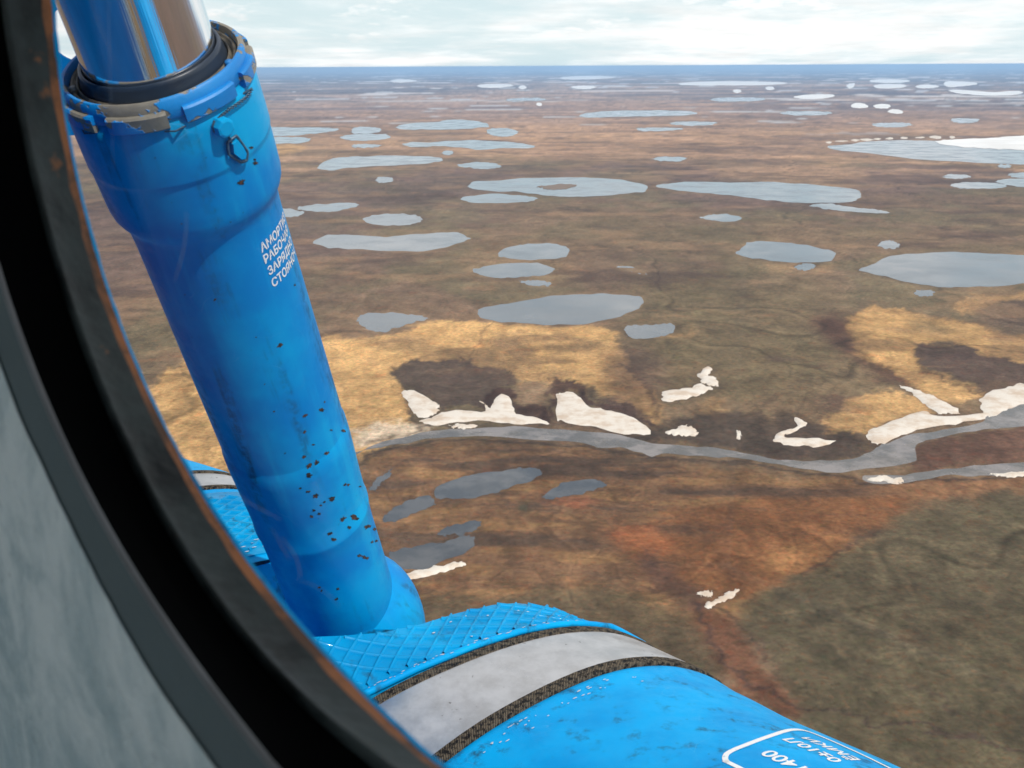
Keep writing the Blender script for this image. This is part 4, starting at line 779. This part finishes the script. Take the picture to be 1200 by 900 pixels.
# knuckle at the foot of the strut
Kc = ray(427, 742) * 2.02
V = []; nu, nvv = 40, 26
for i in range(nvv):
    ph = PI * i / (nvv - 1)
    for k in range(nu):
        th = 2 * PI * k / nu; V.append(Kc + np.array([.1085 * math.sin(ph) * math.cos(th), .1085 * math.sin(ph) * math.sin(th), .150 * math.cos(ph)]))
part('knuckle', V, grid_faces(nvv, nu, True), MAT['blue_strut'], strut, 'rounded blue foot of the strut')
seam = [ray(*p) * (1.985 - .09) for p in ((0, 0),)]
# bracket lug behind the piston, with its round hole
bc = ray(92, 38) * 1.62; bz = Vector(bc).normalized(); bx_, b1_, b2_ = frame(np.array(bz)); b1_ = -b1_
V = []; nb = 48; sc_ = 1.62 / FPX
def brk(x, y, dz): return bc + b1_ * (x * sc_) * 1.0 + b2_ * (y * sc_) + np.array(bz) * dz
if (b1_ @ Xv) < 0: b1_ = -b1_
if (b2_ @ Uv) < 0: b2_ = -b2_
for dz in (0, .02):
    for k in range(nb):
        a = 2 * PI * k / nb; V.append(brk(29 * math.cos(a), 29 * math.sin(a), dz))
    for k in range(nb):
        a = 2 * PI * k / nb; m = max(abs(math.cos(a)), abs(math.sin(a))); V.append(brk(62 * math.cos(a) / m * .95, (105 if math.sin(a) < 0 else 120) * math.sin(a) / m, dz))
Fc = []
for k in range(nb):
    j = (k + 1) % nb; Fc += [(k, j, nb + j, nb + k), (2 * nb + k, 3 * nb + k, 3 * nb + j, 2 * nb + j), (k, 2 * nb + k, 2 * nb + j, j), (nb + k, nb + j, 3 * nb + j, 3 * nb + k)]
part('bracket', V, Fc, MAT['blue_dark'], heli, 'dark blue bracket plate with a round hole behind the piston', smooth=False)
# paint chips
CH = [(283,213,7),(299,191,5),(294,173,4),(298,187,3),(252,351,3),(328,405,5.5),(345,334,2.5),(357,487,4.5),(376,480,5.5),(380,471,2),(357,506,3.5),(388,504,2.5),(367,521,3),(334,531,2),(356,535,4),(383,531,4.5),(362,546,6),(371,542,6),(362,557,6),(352,572,2.5),(361,576,4),(370,581,5.5),(389,584,6.5),(380,588,3),(376,592,2.6),(368,598,3.5),(365,605,4),(374,602,3.5),(402,608,5.5),(415,607,8),(409,618,4),(431,617,6.5),(439,620,3.5),(386,625,5),(391,632,4),(422,651,4.5),(427,653,4.5),(430,654,4),(443,671,3),(445,710,5.5),(441,704,2.5),(404,568,3),(408,568,3),(422,570,2.6),(402,505,3.5),(321,482,2),(436,635,3),(441,634,3),(374,688,3),(396,690,3),(394,702,3.5),(377,692,2.5),(270,260,1.8),(213,262,1.6),(300,395,1.8),(310,450,1.7)]
cm = []
for i, (x, y, s) in enumerate(CH):
    n = 16; r_ = np.random.default_rng(i); ang = r_.uniform(-.5, .5) + .2
    pts = []
    for k in range(n):
        a = 2 * PI * k / n; q = s * .62 * r_.uniform(.45, 1.25); u_, v_ = q * 1.15 * math.cos(a), q * .72 * math.sin(a)
        pts.append((x + u_ * math.cos(ang) + v_ * math.sin(ang), y - u_ * math.sin(ang) + v_ * math.cos(ang)))
    if x > 434 and y > 600 and y > 660: 
        d = ray(x, y)
        # on the knuckle: intersect the ellipsoid
        S_ = np.array([1 / .1088, 1 / .1088, 1 / .1503])
        V = []
        for q in pts:
            d = ray(*q); o = -Kc * S_; dd = d * S_; A_ = dd @ dd; B_ = 2 * o @ dd; C_ = o @ o - 1; di = B_ * B_ - 4 * A_ * C_
            V.append(d * ((-B_ - math.sqrt(max(di, 0))) / (2 * A_) - .0004))
    else: V = [cyl(*surf(*q), .0005) for q in pts]
    cm.append((V, [tuple(range(n))]))
part('paint_chips', *merge(cm), MAT['chip'], strut, 'small brown and black chips in the blue paint', smooth=False, kind='stuff')
# weld beads: dark crescent shaped seams on the lower cylinder
def seamline(pts, off, r, mat, name, label):
    q = [surf(*p) for p in pts]; V, Fc = tube(wire_path(q, off, 0, 0, 40, 0), r, 6); part(name, V, Fc, mat, strut, label)
# lettering on the strut
def text_mesh(s, size, align='LEFT', bold=.0):
    cu = bpy.data.curves.new('t', 'FONT'); cu.body = s; cu.size = size; cu.align_x = align; cu.offset = bold; cu.resolution_u = 4
    o = bpy.data.objects.new('t', cu); COL.objects.link(o); dg = bpy.context.evaluated_depsgraph_get(); dg.update()
    m = bpy.data.meshes.new_from_object(o.evaluated_get(dg)); bpy.data.objects.remove(o)
    bm = bmesh.new(); bm.from_mesh(m); bmesh.ops.triangulate(bm, faces=bm.faces[:])
    for _ in range(2):
        long = [e for e in bm.edges if e.calc_length() > size * .22]
        if long: bmesh.ops.subdivide_edges(bm, edges=long, cuts=1)
    bmesh.ops.triangulate(bm, faces=bm.faces[:])
    bm.verts.ensure_lookup_table(); V = [tuple(v.co) for v in bm.verts]; Fc = [tuple(v.index for v in f.verts) for f in bm.faces]; bm.free(); return V, Fc
hA, tA = surf(306, 296); hB, tB = surf(330, 262); sgn = 1 if ((tB - tA + PI) % (2 * PI)) - PI > 0 else -1
for s_, (x, y) in (('АМОРТИЗ', (306.5, 296)), ('РАБОЧАЯ', (310, 309.5)), ('ЗАРЯДНО', (315, 323)), ('СТОЯНОЧ', (319.5, 337))):
    h0, t0 = surf(x, y); V, Fc = text_mesh(s_, .0165, bold=.0004)
    part('lettering', [cyl(h0 - v[1], t0 + sgn * v[0] * .86 / .09, .0006) for v in V], Fc, MAT['white'], strut, 'white stencilled word ' + s_ + ' on the strut', smooth=False)

# --- external fuel tank
AZT = .6; Dt = np.array([-math.sin(AZT), math.cos(AZT), 0]); nT = np.array([math.cos(AZT), math.sin(AZT), 0])
def T3(u, z, s): return Dt * s + nT * u + Zw * z
tank = bpy.data.objects.new('fuel_tank', None); COL.objects.link(tank); tank.parent = heli; tank['label'] = 'long bright blue external fuel tank below the window'
def resample(p, n=120):
    p = np.array(p, float); d = np.r_[0, np.cumsum(np.hypot(*np.diff(p, axis=0).T))]; u = np.linspace(0, d[-1], n)
    return np.stack([np.interp(u, d, p[:, 0]), np.interp(u, d, p[:, 1])], 1)
def smoothc(p, it=2):
    p = np.array(p, float)
    for _ in range(it): p[1:-1] = .25 * p[:-2] + .5 * p[1:-1] + .25 * p[2:]
    return p
def circ(uc, zc, r, a0, a1, n=16): return [(uc + r * math.sin(a), zc + r * math.cos(a)) for a in np.linspace(a0, a1, n)]
left = [(.90, -1.81), (.66, -1.74), (.50, -1.58), (.43, -1.35), (.44, -1.20), (.48, -1.08), (.56, -.99)]
right = circ(.90, -1.35, .46, .95, PI - .02, 14)
PA = smoothc(resample(left + [(.63, -.955), (.69, -.932), (.738, -.916), (.79, -.905), (.871, -.894), (.944, -.890), (1.008, -.895), (1.064, -.909), (1.109, -.924), (1.149, -.944), (1.197, -.976), (1.236, -1.009)] + right), 3)
PD = smoothc(resample(left + [(.60, -.93), (.637, -.910), (.736, -.894), (.842, -.887), (.929, -.889), (.99, -.897), (1.038, -.907), (1.086, -.924), (1.122, -.938), (1.158, -.964), (1.2, -.99), (1.236, -1.02)] + right), 3)
def circ_full(r, uc=.9, zc=-1.35):
    return resample(circ(uc, zc, r, -PI + .01, PI - .01, 100))
def off(Pf, o):
    t_ = np.gradient(Pf, axis=0); n_ = np.stack([-t_[:, 1], t_[:, 0]], 1); n_ /= np.linalg.norm(n_, axis=1)[:, None]; return Pf + n_ * o
def loft(rows, name, mat, label=None, parent=None, auto=.6, kind=None):
    V = []; 
    for Pf, s in rows: V += [T3(u, z, s) for u, z in Pf]
    return part(name, V, grid_faces(len(rows), len(rows[0][0])), mat, parent or tank, label, auto=auto, kind=kind)
SA = 1.17
def body(k):                                  # k 0 at strap .. 1 round body
    C_ = circ_full(.46); return PA * (1 - k) + C_ * k
rows = []
for s, k, r in ((SA + .004, 0, -.006), (SA - .004, 0, -.002), (SA - .012, 0, .0), (SA - .05, .15, .002), (SA - .10, .3, .008), (SA - .18, .5, .016), (1.0 - .1, .7, .030), (.8, .85, .044), (.65, 1, .055), (.5, 1, .06), (.2, 1, .062), (-.1, 1, .06), (-.6, 1, .03), (-.8, 1, -.05), (-.9, 1, -.2)):
    rows.append((off(body(k), r), s))
_rs = np.array([q[1] for q in rows]); _rp = np.array([q[0] for q in rows]); fr_ = []
_rp = np.array([resample(q, 240) for q in _rp])
for s in np.concatenate([[SA + .004, SA, SA - .004, SA - .008, SA - .012], np.linspace(SA - .02, -.1, 110), [-.3, -.6, -.8, -.9]]):
    k = int(np.clip(np.searchsorted(-_rs, -s) - 1, 0, len(_rs) - 2)); f = (_rs[k] - s) / (_rs[k] - _rs[k + 1])
    if k >= 3 and k + 2 < len(_rs):           # smooth between the measured sections
        h0_, h1_ = _rs[k] - _rs[k - 1], _rs[k + 1] - _rs[k]; m0 = (_rp[k + 1] - _rp[k - 1]) / (_rs[k + 1] - _rs[k - 1]) * h1_; m1_ = (_rp[k + 2] - _rp[k]) / (_rs[k + 2] - _rs[k]) * h1_
        Pf = (2 * f**3 - 3 * f**2 + 1) * _rp[k] + (f**3 - 2 * f**2 + f) * m0 + (-2 * f**3 + 3 * f**2) * _rp[k + 1] + (f**3 - f**2) * m1_
    else: Pf = _rp[k] * (1 - f) + _rp[k + 1] * f
    fr_.append((Pf, float(s)))
rows = fr_
front_body = loft(rows[::-1], 'tank_body', MAT['blue_tank'], 'smooth bright blue near section of the tank')
def shell_band(P1, s1, P2, s2, o, th, name, mat, label, n=5, round_=0.3, a0=0):
    rws = []
    rws.append((off(P1, o - th), s1)); rws.append((off(P1, o - th * .25), s1))
    for k in range(n):
        f = k / (n - 1); Pm = P1 * (1 - f) + P2 * f; rws.append((off(Pm, o), s1 + (s2 - s1) * (.06 + .88 * f)))
    rws.append((off(P2, o - th * .25), s2)); rws.append((off(P2, o - th), s2))
    return loft(rws, name, mat, label)
shell_band(PA, 1.166, PD, 1.334, -.006, .02, 'under_strap_body', MAT['blue_tank'], None)
shell_band(PA, 1.189, PD, 1.311, .0015, .004, 'strap', MAT['steel'], 'wide bare metal strap round the tank')
shell_band(PA, 1.169, PA, 1.191, .0030, .010, 'strap_edging', MAT['weave'], 'dark woven edging on the near side of the strap')
shell_band(PD, 1.309, PD, 1.330, .0022, .009, 'strap_edging', MAT['weave'], 'dark woven edging on the far side of the strap')
# near tread pad as a height field between two measured curves
uD = [.35, .50, .60, .637, .736, .842, .929, .99, 1.038, 1.086, 1.122, 1.158, 1.236, 1.30, 1.36]; zD = [-.99, -.945, -.920, -.910, -.894, -.887, -.889, -.897, -.907, -.924, -.938, -.964, -1.02, -1.12, -1.35]
uE = [.35, .50, .56, .612, .671, .736, .805, .876, .950, .999, 1.063, 1.116, 1.147, 1.20, 1.26, 1.32]; zE = [-.84, -.84, -.842, -.847, -.863, -.878, -.885, -.886, -.892, -.903, -.928, -.963, -.985, -1.06, -1.2, -1.4]
S1, S2 = 1.336, 1.45
def zpad(u, s):
    f = (s - S1) / (S2 - S1); f2 = min(1, max(0, f)); f2 = f2 ** .75; return np.interp(u, uD, zD) * (1 - f2) + np.interp(u, uE, zE) * f2
us = np.concatenate([np.linspace(.40, 1.15, 90), np.linspace(1.16, 1.32, 24)]); ss = [S1 - .004] + list(np.linspace(S1, S2, 14)) + [S2 + .002, S2 + .004, S2 + .004]
V = []
for j, s in enumerate(ss):
    zo = (-.02 if j == 0 else 0, -.004, -.02, -.16)[max(0, j - 14)] if j != 0 else -.02
    for u in us: V.append(T3(u, zpad(u, s) + zo, s))
part('tread_pad', V, grid_faces(len(ss), len(us)), MAT['blue_pad'], tank, 'near blue walking pad with a raised diamond tread', auto=.6)
V, Fc = tube([T3(u, zpad(u, S1 + .004) + .002, S1 + .003) for u in np.linspace(.42, 1.20, 70)], .0062, 8); part('pad_edge_bead', V, Fc, MAT['blue_tank'], tank, 'smooth raised bead along the near pad')
def ribs(zf, u0, u1, s0, s1, dirs, w=.0017, hgt=.0022, fade=1.0):
    out = []
    for (du, dsv), (ou, os_) in dirs:
        L_ = math.hypot(du, dsv); du, dsv = du / L_, dsv / L_
        for k in range(-80, 120):
            cu, cs = u0 + ou * k, s0 + os_ * k; seg = []
            for t_ in np.arange(-1.5, 1.5, .008):
                u, s = cu + du * t_, cs + dsv * t_
                if u0 < u < u1 and s0 < s < s1: seg.append((u, s))
            if len(seg) < 3: continue
            V = []
            for u, s in seg:
                for o, h in ((-w, -.0006), (-w * .35, hgt), (w * .35, hgt), (w, -.0006)): uu, s3 = u - dsv * o, s + du * o; V.append(T3(uu, zf(uu, s3) + h, s3))
            out.append((V, grid_faces(len(seg), 4)))
    return merge(out)
part('tread_ribs', *ribs(zpad, .42, 1.10, S1 + .012, S2 - .002, [((1.1, 1.0), (.0205, -.0118)), ((1.73, -1.0), (.0150, .0255))], w=.0030, hgt=.0048), MAT['blue_pad'], tank, 'raised diamond ribs of the near pad', kind='stuff')
# far body, its pad, strap and tail
def sup(rx, rz, uc, zc, e=4.0, n=120):
    out = []
    for a in np.linspace(-PI + .01, PI - .01, n):
        s_, c0 = math.sin(a), math.cos(a); out.append((uc + rx * math.copysign(abs(s_) ** (2 / e), s_), zc + rz * math.copysign(abs(c0) ** (2 / e), c0)))
    return smoothc(resample(out, n), 2)
FB = lambda dz=0, r=1.0, rz=.36: sup(.38 * r, rz, .52, -1.21 + dz)
loft([(FB(-.005), 1.775), (FB(), 1.79), (FB(), 2.17), (FB(-.004), 2.175), (FB(-.004), 2.30), (FB(), 2.305), (FB(-.005), 2.35), (FB(-.02, .97, .35), 2.5), (FB(-.05, .90, .33), 2.8), (FB(-.08, .75, .28), 3.2), (FB(-.1, .45, .18), 3.6), (FB(-.1, .05, .03), 3.75)], 'tank_tail', MAT['blue_tank'], 'tapering blue far section of the tank')
shell_band(FB(), 2.19, FB(), 2.285, .0015, .004, 'strap', MAT['steel'], 'far bare metal strap round the tank')
shell_band(FB(), 2.175, FB(), 2.191, .0035, .009, 'strap_edging', MAT['weave'], 'dark edging on the near side of the far strap')
shell_band(FB(), 2.284, FB(), 2.30, .0035, .009, 'strap_edging', MAT['weave'], 'dark edging on the far side of the far strap')
fbp = FB(); top = fbp[(fbp[:, 1] > -1.1)]; o = np.argsort(top[:, 0]); tu, tz = top[o, 0], top[o, 1]
zf2 = lambda u, s: float(np.interp(u, tu, tz)) + .003
V = []; us2 = np.linspace(.30, .77, 40); ss2 = [1.79, 1.791] + list(np.linspace(1.80, 2.14, 8)) + [2.15]
for j, s in enumerate(ss2):
    for u in us2: V.append(T3(u, zf2(u, s) - (.006 if j in (0, len(ss2) - 1) else 0), s))
part('tread_pad', V, grid_faces(len(ss2), len(us2)), MAT['blue_pad'], tank, 'far blue walking pad with a raised diamond tread', auto=.6)
part('tread_ribs', *ribs(zf2, .33, .75, 1.81, 2.11, [((1.1, 1.0), (.022, -.0125)), ((1.5, -1.0), (.017, .026))], w=.0030, hgt=.0048), MAT['blue_pad'], tank, 'raised diamond ribs of the far pad', kind='stuff')
# recess the strut stands in
V = []; ur = np.linspace(.25, .80, 40); sr = np.linspace(S2 + .003, 1.782, 22)
for i, s in enumerate(sr):
    f = i / 21; b_ = math.sin(PI * min(1, f * 1.0)) ** .6 * .16
    for u in ur: V.append(T3(u, -.868 - b_ - (.25 * max(0, u - .72) ** .9) + (0 if i < 21 else .0), s))
part('strut_recess', V, grid_faces(22, 40), MAT['blue_tank'], tank, 'blue hollow in the tank around the strut foot')
loft([(sup(.24, .30, .55, -1.40, 3), 1.40), (sup(.24, .30, .55, -1.40, 3), 1.85)], 'tank_core', MAT['blue_tank'])
# wear: bare white flecks along pad edges
fl = []
for i in range(120):
    r_ = np.random.default_rng(500 + i)
    if i < 42: u = r_.uniform(.62, 1.05); s = S1 + .003 + r_.normal(0, .002); f_ = lambda uu, s3: zpad(uu, S1 + .004) + .0086; w_, l_ = .0010, r_.uniform(.0015, .006)
    elif i < 60: u = r_.uniform(.8, 1.05); s = r_.uniform(S1 + .03, S2 - .01); f_ = lambda uu, s3: zpad(uu, s3) + .0024; w_, l_ = .002, .003
    elif i < 85: u = r_.uniform(.55, .76); s = 1.80 + abs(r_.normal(0, .03)); f_ = lambda uu, s3: zf2(uu, s3) + .0026; w_, l_ = .002, r_.uniform(.003, .008)
    else:
        u = r_.uniform(.72, 1.0); s = SA - .022 - abs(r_.normal(0, .012)); A2 = off(body(.08), .0012); sel_ = (A2[:, 1] > -1.15); oo = np.argsort(A2[sel_][:, 0]); f_ = lambda uu, s3, A3=A2[sel_][oo]: float(np.interp(uu, A3[:, 0], A3[:, 1])) + .0022; w_, l_ = .0011, r_.uniform(.001, .0045)
    n = 7; V = []
    for k in range(n):
        a = 2 * PI * k / n; uu = u + l_ * math.cos(a) * r_.uniform(.6, 1.1); s3 = s + w_ * math.sin(a) * r_.uniform(.6, 1.1); V.append(T3(uu, f_(uu, s3), s3))
    fl.append((V, [tuple(range(n))]))
part('bare_flecks', *merge(fl), MAT['bare'], tank, 'bright flecks where the blue paint is worn through', smooth=False, kind='stuff')
# lettering on the near tank body
BV = [np.array([T3(u, z, s) for u, z in Pf]) for Pf, s in rows]
RS = np.array([s for _, s in rows]); RP = np.array([Pf for Pf, s in rows])
def tank_pt(s, q, o=0.0):                    # q: position along the 120 point profile
    k = int(np.clip(np.searchsorted(-RS, -s) - 1, 0, len(RS) - 2)); f = (RS[k] - s) / (RS[k] - RS[k + 1]); Pf = RP[k] * (1 - f) + RP[k + 1] * f
    i = int(np.clip(q, 0, 238)); g = q - i; p = Pf[i] * (1 - g) + Pf[i + 1] * g; tg = Pf[i + 1] - Pf[i]; n_ = np.array([-tg[1], tg[0]]); n_ /= np.linalg.norm(n_)
    p = p + n_ * o; return T3(p[0], p[1], s)
def tank_hit(px, py):
    best = None
    s_, q_ = .75, 128.0
    for it in range(60):
        def res(s, q): x, y = proj(tank_pt(s, q)[None]); return np.array([x[0] - px, y[0] - py])
        r0_ = res(s_, q_); J = np.stack([(res(s_ + 1e-3, q_) - r0_) / 1e-3, (res(s_, q_ + .1) - r0_) / .1], 1)
        try: st_ = np.linalg.solve(J.T @ J + np.diag([1e1, 1e-2]), -J.T @ r0_)
        except Exception: break
        s_ += float(np.clip(st_[0], -.03, .03)); q_ += float(np.clip(st_[1], -4, 4)); q_ = min(max(q_, 90), 144)
    return s_, q_, np.abs(res(s_, q_)).max()
qlen = float(np.linalg.norm(tank_pt(.85, 146) - tank_pt(.85, 145)))
def tband(path, wd):
    V = []; n = len(path)
    for k in range(n):
        a = np.array(path[max(k - 1, 0)]); b = np.array(path[min(k + 1, n - 1)]); tg = (b - a) * (1, qlen); tg /= np.linalg.norm(tg) + 1e-9; nn = np.array([-tg[1], tg[0]]) * wd / 2
        for sg_ in (1, -1): V.append(tank_pt(path[k][0] + sg_ * nn[0], path[k][1] + sg_ * nn[1] / qlen, .0008))
    return V, [(2 * k, 2 * k + 1, 2 * k + 3, 2 * k + 2) for k in range(n - 1)]
kp = [tank_hit(*p)[:2] for p in ((1023, 891), (968, 866), (946, 857.5), (930, 855.5), (905, 862), (880, 871), (856, 881), (850, 887), (852, 893), (866, 900))]
kp = [(kp[0][0] - .25, kp[0][1])] + kp + [(kp[-1][0] - .25, kp[-1][1])]
kk = np.array(kp); path = []
for i in range(len(kk) - 1):
    a, b, c_, d_ = kk[max(i - 1, 0)], kk[i], kk[i + 1], kk[min(i + 2, len(kk) - 1)]
    for f in np.linspace(0, 1, 8, endpoint=False): path.append(tuple(.5 * ((2 * b) + (-a + c_) * f + (2 * a - 5 * b + 4 * c_ - d_) * f * f + (-a + 3 * b - 3 * c_ + d_) * f ** 3)) if 0 < i < len(kk) - 2 else tuple(b * (1 - f) + c_ * f))
part('lettering_frame', *tband(path, .0075), MAT['white'], tank, 'white rounded outline painted round the tank lettering', smooth=False)
for s_, (s0, q0), sz in (('ЁМКИ', (.872, 134.6), .029), ('0±10Л', (.873, 131.6), .030), ('1400', (.851, 126.4), .033)):
    V, Fc = text_mesh(s_, sz, 'RIGHT', bold=.0006)
    part('lettering', [tank_pt(s0 + v[0], q0 - v[1] / qlen, .0008) for v in V], Fc, MAT['white'], tank, 'white upside down lettering ' + s_ + ' on the tank', smooth=False)

# ------------------------------------------------------------------ air
hz = 195000.0
V, Fc = [(x, y, z) for x in (-hz, hz) for y in (-hz, hz) for z in (-2.0, H + 4)], [(0, 1, 3, 2), (4, 6, 7, 5), (0, 4, 5, 1), (2, 3, 7, 6), (0, 2, 6, 4), (1, 5, 7, 3)]
hm = bpy.data.materials.new('haze'); hm.use_nodes = True; hn = hm.node_tree; hn.nodes.remove(hn.nodes['Principled BSDF'])
pv = hn.nodes.new('ShaderNodeVolumePrincipled'); pv.inputs['Color'].default_value = (.43, .69, 1.0, 1); pv.inputs['Density'].default_value = 5.8e-5; pv.inputs['Anisotropy'].default_value = 0.0
hn.links.new(pv.outputs[0], hn.nodes['Material Output'].inputs['Volume'])
tag(mesh_obj('haze', V, Fc, hm, smooth=False), 'thin blue haze over the far tundra', kind='stuff')
